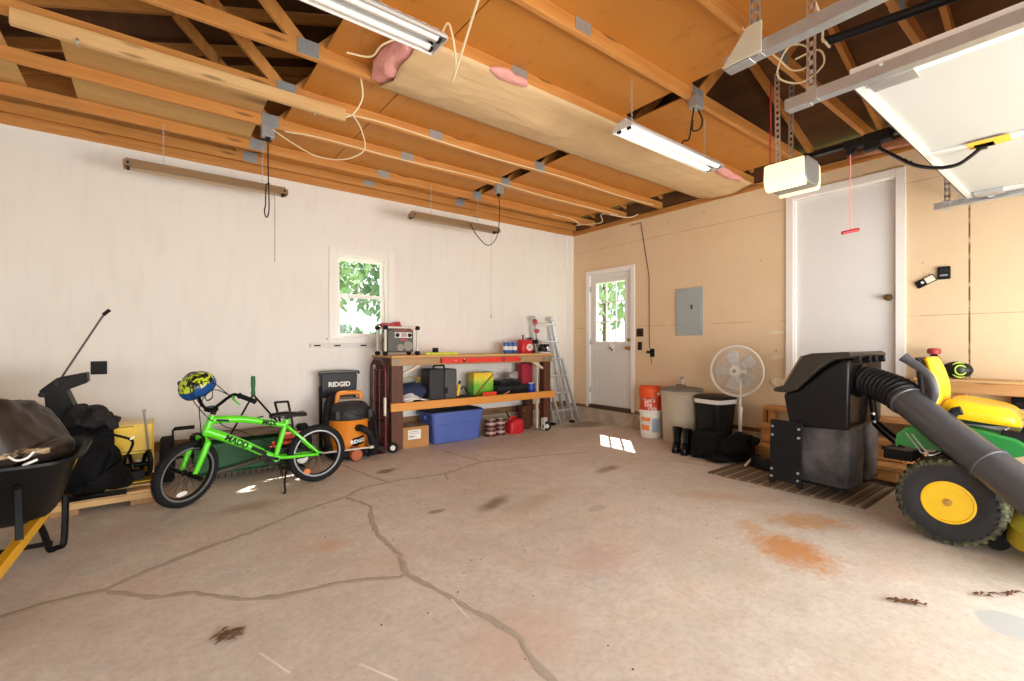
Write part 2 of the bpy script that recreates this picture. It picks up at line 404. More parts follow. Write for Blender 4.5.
# ---- roof: sheathing, gable ends
RC, RL, RR = 2.04, -1.71, 5.79; ZC = 3.06; CH = .089; SL = 1/3
def ztop(x): return ZC+CH+ (3.75-abs(x-RC))*SL
sheath = wood('roof_sheathing', '55351A', '734A24', 'y', .8, False, .3)
b = MB()
for sg in (-1, 1):
    x0 = RC+sg*4.02; z0 = ZC+CH+.09+(3.75-4.02)*SL; zr = ZC+CH+.09+3.75*SL
    b.prism([(RC, zr), (x0, z0), (x0, z0+.02), (RC, zr+.02)], 'y', FY-.3, WY+.32)
tag(b.build('ceiling_roof', sheath, smooth=False), kind='structure')
b = MB()
for y in (WY+.02, FY-.12):
    b.prism([(RL, ZC), (RR, ZC), (RR, ZC+CH+.08), (RC, ZC+CH+.08+3.75*SL), (RL, ZC+CH+.08)], 'y', y, y+.1)
tag(b.build('wall_gables', stud, smooth=False), kind='structure')
b = MB(); b.bb((WX+.02, FY, ZC+.02), (WX+.12, WY, ZC+CH+.1)); b.bb((LX-.12, FY, ZC+.02), (LX-.02, WY, ZC+CH+.1))
tag(b.build('wall_eaves', sheath, smooth=False), kind='structure')

# ---- trusses
TY = [5.02-.61*i for i in range(11)]
def make_truss():
    tr = thing('roof_truss', '', 'roof truss')
    MB().bb((RL+.08, -.019, 0), (RR-.08, .019, CH)).build('bottom_chord', stud, tr, bevel=.003)
    for sg in (-1, 1):
        b = MB(); b.beam((RC+sg*3.65, 0, ztop(RC+3.65)-ZC-.002), (RC+sg*.02, 0, ztop(RC)-ZC+.035), .038, .085); b.build('top_chord', stud, tr, bevel=.003)
        q = RC+sg*1.875
        b = MB(); b.beam((RC+sg*1.25, .0015, CH*.35), (q+sg*.02, .0015, ztop(q)-ZC-.03), .035, .085, (1, 0, 0)); b.build('web', stud_z, tr, bevel=.003)
        b = MB(); b.beam((RC+sg*1.2, -.0015, CH*.35), (RC+sg*.06, -.0015, ztop(RC)-ZC-.04), .034, .085, (1, 0, 0)); b.build('web', stud_z, tr, bevel=.003)
    for x, w in ((RC-1.25, .13), (RC, .13), (RC+1.25, .13)):
        for y in (-.0215, .0215):
            b = MB(); b.box((x, y, CH*.5+.01), (w, .003, .1 if x != RC else .075))
            for i in range(7): b.box((x-w/2+w*(i+.5)/7, y+(.0015 if y > 0 else -.0015), CH*.5+.01), (.006, .0015, .08 if x != RC else .06))
            b.build('gusset_plate', plate_m, tr, smooth=False)
    return tr
ORD = ['closest', 'second', 'third', 'fourth', 'fifth', 'sixth', 'seventh', 'eighth', 'ninth', 'tenth', 'eleventh']
tr0 = make_truss()
place(copy_tree(tr0), (0, 5.447, ZC+.017), label='orange wood gable truss lying against the white wall on its top plate')['group'] = 'roof trusses'
for i, y in enumerate(TY[:9]):
    o = tr0 if i == 0 else copy_tree(tr0)
    place(o, (0, y, ZC), label='%s orange wood roof truss counting out from the white wall' % ORD[i]); o['group'] = 'roof trusses'
# ---------------------------------------------------------------- window, doors
clear = glass('window_glass', (.97, .99, .98), .06)
def rect_frame(b, axis, at, th, a0, a1, z0, z1, w, wb=None):
    wb = w if wb is None else wb
    def q(u0, u1, v0, v1):
        if axis == 'x': b.bb((at, u0, v0), (at+th, u1, v1))
        else: b.bb((u0, at, v0), (u1, at+th, v1))
    q(a0, a0+w, z0, z1); q(a1-w, a1, z0, z1); q(a0+w, a1-w, z1-w, z1)
    if wb: q(a0+w, a1-w, z0, z0+wb)
b = MB(); rect_frame(b, 'y', WY+.0, .10, 1.66, 2.285, 1.275, 2.255, .025)
win = tag(b.build('window_1', white_trim, bevel=.002), kind='structure')
b = MB(); rect_frame(b, 'y', WY-.018, .018, 1.583, 2.365, 1.235, 2.33, .078, .06); b.bb((1.56, WY-.05, 1.262), (2.39, WY, 1.285)); b.build('casing', white_trim, win, bevel=.003)
for nm, z0, z1, y in (('lower_sash', 1.30, 1.80, .045), ('upper_sash', 1.765, 2.232, .07)):
    b = MB(); rect_frame(b, 'y', WY+y, .025, 1.685, 2.26, z0, z1, .04); s_ = b.build(nm, white_trim, win, bevel=.002)
    MB().bb((1.72, WY+y+.01, z0+.035), (2.225, WY+y+.014, z1-.035)).build('pane', clear, s_, smooth=False)
MB().bb((1.93, WY+.03, 1.80), (2.0, WY+.05, 1.815)).build('latch', white_trim, win, bevel=.003)

door_white = mat('door_paint', 'E2E0DC', .4, var=.03)
brass = mat('brass', 'B9924A', .3, .85, var=.1)
# entry door
y0, y1, zb, zt = 4.292, 5.098, .273, 2.293; DX = WX+.03
GL = (4.42, 4.985, 1.255, 2.165)
b = MB()
b.bb((DX, y0, zb), (DX+.04, GL[0], zt)); b.bb((DX, GL[1], zb), (DX+.04, y1, zt)); b.bb((DX, GL[0], zb), (DX+.04, GL[1], GL[2])); b.bb((DX, GL[0], GL[3]), (DX+.04, GL[1], zt))
door1 = tag(b.build('door_1', door_white, smooth=False), kind='structure')
b = MB(); rect_frame(b, 'x', WX-.018, .018, 4.222, 5.168, ZB-.02, 2.365, .07, 0); b.build('casing', white_trim, door1, bevel=.003)
b = MB(); rect_frame(b, 'x', WX, .13, 4.268, 5.122, ZB, 2.317, .022, 0); b.build('jamb', white_trim, door1, bevel=.002)
b = MB(); rect_frame(b, 'x', DX-.012, .064, GL[0]-.03, GL[1]+.03, GL[2]-.03, GL[3]+.03, .035); b.build('lite_frame', white_trim, door1, bevel=.004)
b = MB()
for i in (1, 2):
    yy = GL[0]+(GL[1]-GL[0])*i/3; b.bb((DX+.006, yy-.009, GL[2]), (DX+.03, yy+.009, GL[3]))
    zz = GL[2]+(GL[3]-GL[2])*i/3; b.bb((DX+.006, GL[0], zz-.009), (DX+.03, GL[1], zz+.009))
b.build('muntins', white_trim, door1, bevel=.002)
MB().bb((DX+.018, GL[0], GL[2]), (DX+.022, GL[1], GL[3])).build('pane', clear, door1, smooth=False)
b = MB()
for i in range(9):
    yy = 4.40+.075*i; b.bb((DX-.002, yy, .40), (DX, yy+.004, 1.12))
b.build('grooves', mat('door_groove', 'C6C4BF', .5), door1, smooth=False)
def knob(parent, x, y, z, m, sgn=-1):
    k = MB(); k.lathe([(.030, 0), (.032, .006), (.014, .01), (.011, .03), (.024, .04), (.03, .052), (.026, .064), (.008, .068)], (x, y, z), 20, (sgn, 0, 0)); return k.build('door_knob', m, parent)
knob(door1, DX, 4.355, 1.16, brass); 
b = MB(); b.lathe([(.026, 0), (.026, .012), (.008, .014)], (DX, 4.355, 1.28), 18, (-1, 0, 0)); b.build('deadbolt', brass, door1)
for z in (.50, 1.25, 2.08):
    b = MB(); b.cyl((WX-.004, 5.105, z-.045), (WX-.004, 5.105, z+.045), .008, n=8); b.bb((WX-.002, 5.085, z-.04), (WX+.03, 5.11, z+.04)); b.build('hinge', steel, door1)
MB().bb((WX-.02, 4.28, ZB-.03), (WX+.14, 5.11, ZB+.022)).build('threshold', mat('threshold_wood', '4B3626', .6), door1, bevel=.004)
note = MB(); note.surf(lambda u, v: (DX-.004-.006*math.sin(u*3), 4.62+.12*u, 1.075+.13*v+.05*u), 5, 5); note = note.build('paper_note', mat('paper', 'F3F1EC', .8, var=.03), solid=.001)
tag(note, 'white paper note taped below the glass of the entry door', 'note')
b = MB(); b.beam((DX-.009, 4.645, 1.12), (DX-.009, 4.72, 1.17), .003, .018, (0, 0, 1)); b.build('printed_stroke', black_pl, note, smooth=False)
# tall white door at the top of the steps
y0, y1, zb, zt = 1.262, 2.115, .72, 2.757; DX2 = WX+.035
door2 = tag(MB().bb((DX2, y0, zb), (DX2+.04, y1, zt)).build('door_2', mat('door_paint_cool', 'E6E5E3', .4, var=.02), smooth=False), kind='structure')
b = MB(); rect_frame(b, 'x', WX-.02, .02, 1.182, 2.205, .70, 2.848, .075, 0); b.build('casing', white_trim, door2, bevel=.004)
b = MB(); rect_frame(b, 'x', WX, .13, 1.233, 2.142, .70, 2.787, .027, .02); b.build('jamb', white_trim, door2, bevel=.002)
knob(door2, DX2, 1.318, 1.655, mat('aged_brass', '7A6238', .35, .8, var=.2))
for z in (.98, 1.75, 2.55):
    b = MB(); b.cyl((WX-.003, 2.125, z-.045), (WX-.003, 2.125, z+.045), .007, n=8); b.build('hinge', white_trim, door2)

# ---- plates, outlets, panel on the walls
brown_pl = mat('brown_wall_plate', '33261E', .4, var=.15)
def wall_plate(name, label, cat, parts, face):
    return None
t_ = thing('wall_switch', 'wide dark brown switch plate beside the entry door, above the narrow one', 'switch', (WX, 4.137, 1.381))
MB().bb((-.007, -.058, -.058), (0, .058, .058)).build('cover_plate', brown_pl, t_, bevel=.003)
for yy in (-.023, .023): MB().bb((-.016, yy-.006, -.012), (-.006, yy+.006, .014)).build('toggle', black_pl, t_, bevel=.002)
t_ = thing('wall_switch', 'narrow dark brown switch plate beside the entry door, below the wide one', 'switch', (WX, 4.137, 1.189))
MB().bb((-.007, -.036, -.058), (0, .036, .058)).build('cover_plate', brown_pl, t_, bevel=.003)
MB().bb((-.016, -.006, -.012), (-.006, .006, .014)).build('toggle', black_pl, t_, bevel=.002)
def outlet(label, loc, rz, m, w=.036):
    t_ = thing('wall_outlet', label, 'outlet', loc, rz)
    MB().bb((-.007, -w, -.058), (0, w, .058)).build('cover_plate', m, t_, bevel=.003)
    for z in (-.02, .02):
        b = MB(); b.lathe([(.017, 0), (.016, .003)], (-.007, 0, z), 14, (-1, 0, 0)); 
        r_ = b.build('receptacle', black_pl, t_)
        for yy in (-.006, .006): MB().bb((-.0115, yy-.0012, z-.003), (-.0098, yy+.0012, z+.006)).build('slot', rubber, r_, smooth=False)
    return t_
outlet('black double outlet on the tan wall with a cord plugged in', (WX, 3.93, 1.095), 0, black_pl)
outlet('square black outlet on the white wall above the snow blower', (-.377, WY, 1.005), 90, black_pl, .055)
b = MB(); b.tube([(WX-.004, 4.30, 2.93), (WX-.004, 4.12, 2.94), (WX-.004, 4.12, 2.93)], .004, 6)
b.tube([(WX-.006, 4.12, 2.935), (WX-.005, 3.98, 2.15), (WX-.005, 3.98, 1.45), (WX-.006, 3.975, 1.16)], .0045, 6)
b.bb((WX-.04, 3.96, 1.085), (WX-.008, 4.0, 1.125)); b.tube([(WX-.006, 3.945, 1.03), (WX-.006, 3.94, .93)], .003, 6)
tag(b.build('power_cord', mat('dark_cord', '3B2E25', .6)), 'thin dark cord running down the tan wall into the outlet', 'cord')
ep = thing('breaker_panel', 'grey metal breaker panel mounted on the tan wall', 'electrical panel', (WX, 3.37, 1.633))
grey_p = mat('panel_grey', 'A6B0B0', .45, .2, var=.05)
MB().bb((-.012, -.195, -.305), (0, .195, .305)).build('cover', grey_p, ep, bevel=.004)
MB().bb((-.018, -.165, -.25), (-.011, .175, .25)).build('door', grey_p, ep, bevel=.003)
MB().bb((-.024, -.06, .03), (-.017, -.03, .085)).build('latch', mat('latch_dark', '4A5052', .4, .5), ep, bevel=.002)
for yy, z in ((-.18, .02), (.18, .285), (0, .285)): MB().cyl((-.016, yy, z), (-.011, yy, z), .006, n=8).build('screw', steel, ep)
# spackle patches on the tan wall
sp = mat('spackle', 'E8D8BF', .85, var=.05)
for i, (yy, z, w, h_) in enumerate([(2.30, 1.345, .085, .018), (2.31, 1.07, .075, .022), (2.30, .80, .085, .05)]):
    b = MB(); b.lathe([(1, 0), (.9, .002), (.5, .003)], (0, 0, 0), 18, (-1, 0, 0)); b.v = [Vector((WX+v.x, yy+v.y*w, z+v.z*h_)) for v in b.v]
    tag(b.build('spackle_patch', sp, wall_right, noise=(.02, 22, i)), kind='structure')
# white rail on the white wall
tr_ = thing('tool_rail', 'white wall rail with dark slots under the window', 'rail', (1.752, WY, 1.197), 90)
MB().bb((-.03, -.375, -.024), (0, .375, .024)).build('bar', mat('rail_grey', 'DEDAD3', .5), tr_, bevel=.003)
for yy in (-.22, .08, .30): MB().bb((-.032, yy-.035, -.007), (-.0295, yy+.035, .009)).build('slot', black_pl, tr_, smooth=False)
# two keypads
kp = thing('door_keypad', 'black and cream keypad hanging tilted on the tan wall', 'keypad', (WX, 1.043, 1.775))
R_ = Matrix.Rotation(math.radians(-28), 4, 'X')
b = MB(); b.M = R_; b.bb((-.022, -.072, -.033), (0, .072, .033)); b.build('case', black_pl, kp, bevel=.006)
b = MB(); b.M = R_; b.bb((-.026, -.066, -.026), (-.02, 0, .026)); b.build('label_plate', mat('cream_plastic', 'E9E4CF', .5), kp, bevel=.003)
b = MB(); b.M = R_; b.cyl((-.03, .022, 0), (-.02, .022, 0), .011, n=14); b.build('button', white_trim, kp)
b = MB(); b.tube([(-.003, .02, .02), (-.003, .012, .09)], .001, 5); b.build('hanging_wire', steel, kp)
kp = thing('wall_control', 'small black wall button box on the tan wall beside the tilted keypad', 'control', (WX, .921, 1.835))
b = MB(); b.bb((-.025, -.042, -.055), (0, .042, .055)); b.build('case', black_pl, kp, bevel=.006)
MB().bb((-.029, -.026, -.03), (-.024, .026, -.012)).build('button', mat('grey_button', '8C8F94', .4), kp, bevel=.002)
MB().bb((-.029, -.03, .0), (-.024, .03, .035)).build('paddle', dark_pl, kp, bevel=.002)

# ---------------------------------------------------------------- boards lying on the trusses
hard = NT('hardboard'); n = hard.noise(1.5, detail=5); n2 = hard.noise(9, hard.coord((1, .5, 1)), 5)
col = hard.mix(n, hexc('B57228'), hexc('C88839')); col = hard.mix(hard.math('MULTIPLY', hard.ramp(n2, [(.6, 0), (.75, 1)]), .5), col, hexc('8A5822'))
hard = hard.done(col, .6)
ply = wood('pale_plywood', 'C39657', 'D2AC70', 'x', .7, True, .25)
def sheet(label, x0, x1, y0, y1, m, name='ceiling_board', dz=0):
    z = ZC+CH+.0005+dz
    o = MB().bb((x0, y0, z), (x1, y1, z+.008)).build(name, m, smooth=False); tag(o, label, 'board', 'boards on the roof trusses')
sheet('pale plywood board with a square dark gap at its end, lying on the trusses', -.47, .72, 3.8, 5.03, ply)
sheet('short pale plywood board on the trusses above the wheelbarrow', -1.6, -.75, 3.8, 5.1, ply)
sheet('narrow brown board on the trusses over the window', .90, 1.496, 3.81, 5.4, hard)
sheet('long brown board on the trusses over the hanging light beside the window', 1.504, 3.20, 3.81, 5.4, hard)
sheet('narrow brown board on the trusses beside the pink end of the insulation', .90, 1.496, 2.6, 3.79, hard)
sheet('brown board on the trusses above the middle of the insulation', 1.504, 3.20, 2.6, 3.79, hard)
sheet('brown board on the trusses in the corner over the ladder', 3.36, 5.15, 3.81, 5.35, hard)
sheet('brown board on the trusses above the entry door end of the insulation', 3.36, 5.2, 2.6, 3.79, hard)
sheet('brown board on the trusses over the unlit shop light with bare white wire', .95, 1.496, 1.38, 2.58, hard)
sheet('wide brown board on the trusses between the two white shop lights', 1.504, 3.16, 1.38, 2.58, hard)
sheet('brown board on the trusses above the shop light near the tall door', 3.30, 5.25, 1.99, 2.58, hard)
sheet('brown board on the trusses nearest to the overhead tracks', 1.0, 3.1, .15, 1.36, hard)
b = MB(); b.bb((-.63, 3.725, 2.985), (1.21, 3.762, 3.076)); o = b.build('pale_board', pine, bevel=.003)
tag(o, 'fresh pale board fixed along the side of an orange truss', 'board')
for x in (-.35, ): 
    b = MB(); b.torus((x, 3.712, 2.978), .018, .005, (1, 0, 0), 16, 6); b.cyl((x, 3.725, 2.99), (x, 3.74, 3.0), .006); tag(b.build('eye_hook', steel, o), None)
b = MB(); b.torus((.98, 3.745, 2.972), .014, .003, (1, 0, 0), 14, 6); b.build('cup_hook', steel, o)
b = MB(); b.bb((-.05, 3.25, 3.30), (.35, 3.29, 3.38)); tag(b.build('scrap_board', pine, bevel=.003), 'short scrap of board resting up among the truss webs', 'board')

# insulation batt
ib = thing('insulation_batt', 'kraft faced insulation batt sagging between trusses with a torn pink end', 'insulation', (0, 0, 0))
t = NT('kraft_paper'); n = t.noise(3, detail=6); kraft = t.done(t.mix(n, hexc('CDAA7A'), hexc('E0C298')), .7); t.bump(t.noise(5, t.coord((1, 3, 1)), 4), .4, .03)
from mathutils import noise as NZ
def batt(u, v):
    x = 1.27+(5.44-1.27)*u+ (.06*NZ.noise((v*4, 3, 1)) if u < .01 else 0); y = 2.545+.68*v
    s_ = math.sin(PI*v); sag = .055+.05*NZ.noise((x*1.3, 2.5, 0))
    w = .018*NZ.noise((x*4, y*5, 1))+.012*NZ.noise((x*9+y*7, y*3, 4))
    return (x, y, ZC-.004-s_*sag+w*s_)
MB().surf(batt, 90, 14).build('kraft_facing', kraft, ib, solid=.003, ang=80)
pinkm = mat('pink_fibreglass', 'E2A199', .95, var=.2, scale=30, bump=.9, bscale=50)
b = MB(); b.sph((1.26, 2.88, ZC+.02), (.10, .30, .07), 22, 14, pw=.7); b.build('fibreglass', pinkm, ib, noise=(.05, 9, 3))
b = MB(); b.sph((4.9, 2.56, ZC-.01), (.30, .05, .035), 18, 8); b.build('fibreglass', pinkm, ib, noise=(.03, 9, 5))
b = MB(); b.sph((1.95, 2.56, ZC-.0), (.18, .05, .03), 18, 8); b.build('fibreglass', pinkm, ib, noise=(.03, 9, 6))
b = MB(); b.sph((5.40, .70, 3.05), (.05, .95, .06), 16, 18); tag(b.build('insulation_strip', mat('brown_fibreglass', 'B07A5E', .95, var=.25, scale=30, bump=.9, bscale=50), noise=(.04, 8, 8)), 'strip of brownish pink insulation stuffed on top of the tan wall by the tall door', 'insulation')

# ---------------------------------------------------------------- shop lights
enamel = mat('white_enamel', 'CDCCC8', .35, var=.04)
shade_tan = mat('shade_tinted_enamel', '9A7F60', .5, .2, var=.2, scale=20)  # white enamel housings; brown shade and wood bounce painted into the colour
tube_m = mat('fluorescent_tube', 'DEDDDA', .25, var=.01)
def shop_light(label, loc, rz, body, lit=0, chains=(), chain_top=3.06, ref=.085, lamps=True):
    t_ = thing('shop_light', label, 'ceiling light', loc, rz, 'hanging shop lights')
    b = MB(); L = .61
    b.prism([(-ref, .0), (-ref+.004, .018), (-.05, .05), (.05, .05), (ref-.004, .018), (ref, .0), (ref-.004, 0), (.046, .045), (-.046, .045), (-ref+.004, 0)], 'x', -L, L)
    b.build('reflector', body, t_, smooth=False)
    b = MB(); b.bb((-L+.01, -.022, .028), (L-.01, .022, .075)); b.build('ballast_cover', body, t_, bevel=.004)
    tm = mat('glow_tube', 'FFF6E6', .3, var=0, emit=lit) if lit else tube_m  # tubes given an added glow to look bright
    for s_ in (-1, 1):
        if lamps: b = MB(); b.cyl((-L+.025, s_*.042, .012), (L-.025, s_*.042, .012), .0165, n=12); b.build('tube', tm, t_)
        for e in (-1, 1):
            b = MB(); b.bb((e*(L-.028)-.009, s_*.042-.016, -.006), (e*(L-.028)+.009, s_*.042+.016, .04)); b.build('socket', black_pl, t_, bevel=.003)
    b = MB()
    for e in (-1, 1): b.prism([(-ref, .0), (-.05, .052), (.05, .052), (ref, .0)], 'x', e*L-.002, e*L+.002)
    for i in range(18):
        xx = -L+.05+i*.065; b.bb((xx, -.051, .0505), (xx+.03, .051, .052))
    b.build('end_plates', body, t_, smooth=False)
    for x in chains:
        b = MB(); z = .075; i = 0
        while z < chain_top-loc[2]:
            b.torus((x, 0, z+.011), .007, .0016, (1, 0, 0) if i % 2 else (0, 1, 0), 10, 5); z += .016; i += 1
        b.build('chain', steel, t_)
    return t_
shop_light('white two tube shop light with dark tubes end near the torn insulation', (.53, 2.075, 2.70), 0, enamel, 0, (-.5, .3))
shop_light('bright two tube shop light hanging by chains beside the insulation', (3.165, 2.08, 2.69), 0, enamel, 1.2, (-.5, .45))
shop_light('tan unlit strip light hanging along the white wall over the outlet', (.42, 4.93, 2.655), 0, shade_tan, 0, (-.35, .4), ref=.062, lamps=False)
shop_light('tan unlit strip light hanging along the white wall over the workbench', (2.91, 4.87, 2.645), 0, shade_tan, 0, (-.35, .3), ref=.062, lamps=False)

# cords and cables in the ceiling
cordm = mat('black_cord', '1E1C1B', .6)
romex = mat('cream_cable', 'E5D5AE', .55, var=.05)
def cord(name, label, pts, r, m, sm=6, cat='cord', grp=None):
    b = MB(); b.tube(pts, r, 6, sm=sm); return tag(b.build(name, m), label, cat, grp)
for nm, loc, pts, lab in (
    ('near', (.775, 4.41, 3.0), [(0, 0, -.03), (0, -.01, -.3), (.005, -.02, -.62), (-.005, -.02, -.70), (-.02, -.02, -.71), (-.03, -.02, -.66), (-.02, -.01, -.60), (.03, .25, -.36), (.10, .48, -.27)], 'grey ceiling outlet box whose black cord hangs to the strip light over the wall outlet'),
    ('far', (3.2, 4.41, 3.0), [(0, 0, -.03), (.0, -.02, -.25), (-.02, .0, -.52), (-.09, .08, -.63), (-.17, .18, -.52), (-.17, .33, -.36), (-.10, .44, -.30), (-.02, .45, -.29)], 'grey ceiling outlet box whose black cord loops to the strip light over the workbench')):
    t_ = thing('ceiling_outlet', lab, 'outlet box', loc)
    b = MB(); b.bb((-.05, -.035, -.03), (.05, .035, .07)); b.build('box', plate_m, t_, bevel=.004)
    b = MB(); b.bb((-.018, -.018, -.06), (.018, .018, -.03)); b.build('plug', black_pl, t_, bevel=.004)
    b = MB(); b.tube(pts, .005, 6, sm=6); b.build('cord', cordm, t_)
t_ = thing('ceiling_outlet', 'grey ceiling outlet box with two short black cords above the bright shop light', 'outlet box', (3.25, 1.94, 3.02))
b = MB(); b.bb((-.05, -.035, -.03), (.05, .035, .06)); b.build('box', plate_m, t_, bevel=.004)
b = MB(); b.tube([(-.03, 0, -.03), (-.03, .02, -.15), (.0, .06, -.24), (.03, .12, -.22), (.02, .14, -.255)], .006, 6, sm=5); b.tube([(.03, 0, -.03), (.05, -.02, -.10), (.04, -.01, -.17), (-.01, .02, -.19), (-.03, .01, -.12)], .006, 6, sm=5); b.build('cord', cordm, t_)
cord('electrical_cable', 'cream cable stapled along the second truss from the pale board to the far wall', [(.9, 4.385, 3.05), (1.2, 4.385, 3.075), (2, 4.385, 3.07), (3, 4.385, 3.09), (4, 4.385, 3.07), (5.3, 4.385, 3.08)], .006, romex, 4, 'cable')
cord('electrical_cable', 'cream cable stapled along the third truss past the pale board', [(1.22, 3.775, 3.06), (1.6, 3.775, 3.08), (2.6, 3.775, 3.06), (3.6, 3.775, 3.08), (4.6, 3.775, 3.06), (5.3, 3.775, 3.075)], .006, romex, 4, 'cable')
cord('electrical_cable', 'loose cream cable drooping in a loop below the end of the pale board', [(.80, 4.36, 3.03), (.95, 4.3, 2.93), (1.12, 4.2, 2.83), (1.30, 4.05, 2.80), (1.42, 3.9, 2.86), (1.36, 3.8, 2.98), (1.27, 3.76, 3.07)], .006, romex, 6, 'cable')
cord('electrical_cable', 'short cream cable end hanging beside the third truss above the pale board', [(1.16, 3.25, 3.09), (1.19, 3.3, 2.98), (1.15, 3.36, 2.88), (1.10, 3.4, 2.85)], .006, romex, 6, 'cable')
cord('electrical_cable', 'short cream cable running from the insulation to the unlit shop light', [(.93, 2.85, 2.98), (1.06, 2.8, 2.98), (1.09, 2.7, 3.01), (1.17, 2.62, 3.05)], .006, romex, 6, 'cable')
cord('electrical_cable', 'long cream cable hanging from the boards to below the insulation', [(1.30, 1.75, 3.12), (1.33, 2.0, 3.0), (1.42, 2.35, 2.87), (1.46, 2.5, 2.83), (1.47, 2.47, 2.95), (1.35, 2.35, 3.06), (1.2, 2.2, 2.82), (1.13, 2.09, 2.76)], .007, romex, 6, 'cable')
cord('electrical_cable', 'tangle of cream cable at the corner above the ladder', [(4.6, 5.0, 3.1), (4.8, 4.8, 3.02), (5.05, 4.9, 3.0), (5.2, 5.1, 3.06), (5.3, 4.7, 3.03), (5.1, 4.5, 3.08), (5.3, 4.2, 3.0), (5.4, 4.1, 3.04)], .007, romex, 6, 'cable')
cord('electrical_cable', 'coil of loose cream cable tied to the hanger above the door opener', [(2.74, 1.345, 3.075), (2.73, 1.25, 2.93), (2.76, 1.15, 2.80), (2.86, 1.12, 2.76), (2.96, 1.08, 2.80), (2.88, 1.05, 2.86), (2.76, 1.1, 2.84), (2.82, 1.18, 2.74), (2.98, 1.12, 2.73), (3.02, 1.02, 2.80), (2.9, 1.0, 2.83), (2.8, 1.08, 2.78)], .005, romex, 6, 'cable')
cord('pull_string', 'thin dark pull string hanging down the white wall from the strip light near the outlet', [(.92, 4.9, 2.66), (.92, 4.9, 2.0)], .002, cordm, 1)
cord('pull_string', 'thin pale pull string with a small knob hanging beside the workbench light', [(3.42, 4.87, 2.67), (3.42, 4.88, 1.60), (3.42, 4.88, 1.57), (3.42, 4.88, 1.55)], [.0015, .0015, .008, .006], mat('string_grey', '9A9288', .7), 1)

# ---------------------------------------------------------------- overhead door, tracks, opener
TZ = 2.26
def holes_strap(b, p0, p1, w=.03, nx=(1, 0, 0)):
    """perforated angle: two narrow flanges with the holes left open between short rungs"""
    p0, p1 = Vector(p0), Vector(p1); L = (p1-p0).length; d = (p1-p0)/L; sd = Vector(nx); n = max(3, int(L/.04))
    for e in (-1, 1): b.beam(p0+sd*e*w*.4, p1+sd*e*w*.4, w*.28, .002, d.cross(sd))
    for i in range(n+1):
        c = p0+d*(L*i/n); b.beam(c-sd*w*.4, c+sd*w*.4, .02 if i < n else .01, .002, d.cross(sd))
def track(label, x, sgn, y_end, hang, extra=None):
    t_ = thing('door_track', label, 'door track', (x, 0, TZ), 0, 'overhead door tracks')
    b = MB(); w, h_ = .045, .046; tk = .003
    pr = [(-w/2*sgn, h_), (w/2*sgn, h_), (w/2*sgn, 0), (-w/2*sgn, 0), (-w/2*sgn, tk*3), (-w/2*sgn+tk*sgn, tk*3), (-w/2*sgn+tk*sgn, tk), (w/2*sgn-tk*sgn, tk), (w/2*sgn-tk*sgn, h_-tk), (-w/2*sgn, h_-tk)]
    b.prism(pr, 'y', -1.55, y_end); b.build('rail', steel, t_, smooth=False)
    MB().bb((-w/2-.004, y_end-.10, -.004), (w/2+.004, y_end-.004, .0)).build('end_plate', steel, t_, bevel=.001)
    for i, (y, z) in enumerate(hang):
        b = MB(); holes_strap(b, (.03*sgn*0+(.028 if sgn > 0 else -.028), y, 0), (.028 if sgn > 0 else -.028, y, z-TZ), .034, (0, 1, 0))
        b.bb((-.01, y-.02, -.002), (.03, y+.02, .06)) if sgn > 0 else b.bb((-.03, y-.02, -.002), (.01, y+.02, .06))
        b.build('hanger', steel, t_, smooth=False)
    return t_
tA = track('galvanised overhead track with a gusseted hanger at its end, nearest to the bright shop light', 1.755, -1, .92, [(.80, 3.06)])
b = MB(); b.prism([(.92, .002), (.775, .002), (.775, .11), (.825, .11)], 'x', -.036, -.028); b.build('gusset', mat('cream_zinc', 'D8D2BE', .45, .5, var=.1), tA, smooth=False)
tB = track('galvanised overhead track running beside the open white door and the opener', 2.265, -1, .91, [(.80, 3.06)])
tC = track('galvanised overhead track along the tan wall side of the open white door', 4.83, 1, .875, [(.80, 2.50)])
b = MB(); holes_strap(b, (.028, .80, .19), (.62, .80, .19), .034, (0, 1, 0)); b.build('hanger', steel, tC, smooth=False)

dpan = NT('door_panel_paint'); n = dpan.noise(1.5, detail=3)
dpan = dpan.done(dpan.mix(n, hexc('B0B2AC'), hexc('BBBCB7')), .4)
white_st = mat('white_steel', 'D8D9D5', .35, var=.03)
DZ = TZ+.052
gd = thing('door_3', 'white sectional overhead door raised flat on its tracks', 'garage door', (0, 0, DZ)); tag(gd, kind='structure')
x0, x1, yf = 2.325, 4.80, .68
for i in range(4):
    ya = yf-.53*i
    MB().bb((x0, ya-.525, 0), (x1, ya, .045)).build('door_section', dpan, gd, bevel=.004)
for xx, w in ((x0, .09), (x1-.09, .09), (3.525, .07)):
    b = MB(); b.bb((xx, yf-2.1, -.013), (xx+w, yf-.004, 0)); b.build('stile', white_st, gd, bevel=.003)
b = MB(); b.bb((x0-.012, yf-2.1, -.014), (x0-.001, yf+.004, .05)); b.build('edge_strip', white_trim, gd, bevel=.002)
b = MB(); b.bb((x0, yf-.028, -.016), (x1, yf+.002, .0)); b.build('top_rail', white_st, gd, bevel=.002)
b = MB(); b.bb((x0, yf+.004, -.012), (x1, yf+.009, .05)); b.build('seal', mat('seal_dark', '4B4A46', .7), gd, smooth=False)
b = MB(); b.prism([(yf-.20, -.001), (yf-.20, -.03), (yf-.05, -.03), (yf-.05, -.001)], 'x', x0+.02, x0+.11); b.build('roller_bracket', steel, gd, bevel=.003)
b = MB(); b.cyl((2.24, yf-.12, -.012), (x0+.08, yf-.12, -.012), .006); b.cyl((2.255, yf-.12, -.012), (2.285, yf-.12, -.012), .022, n=16); b.build('roller', white_st, gd)
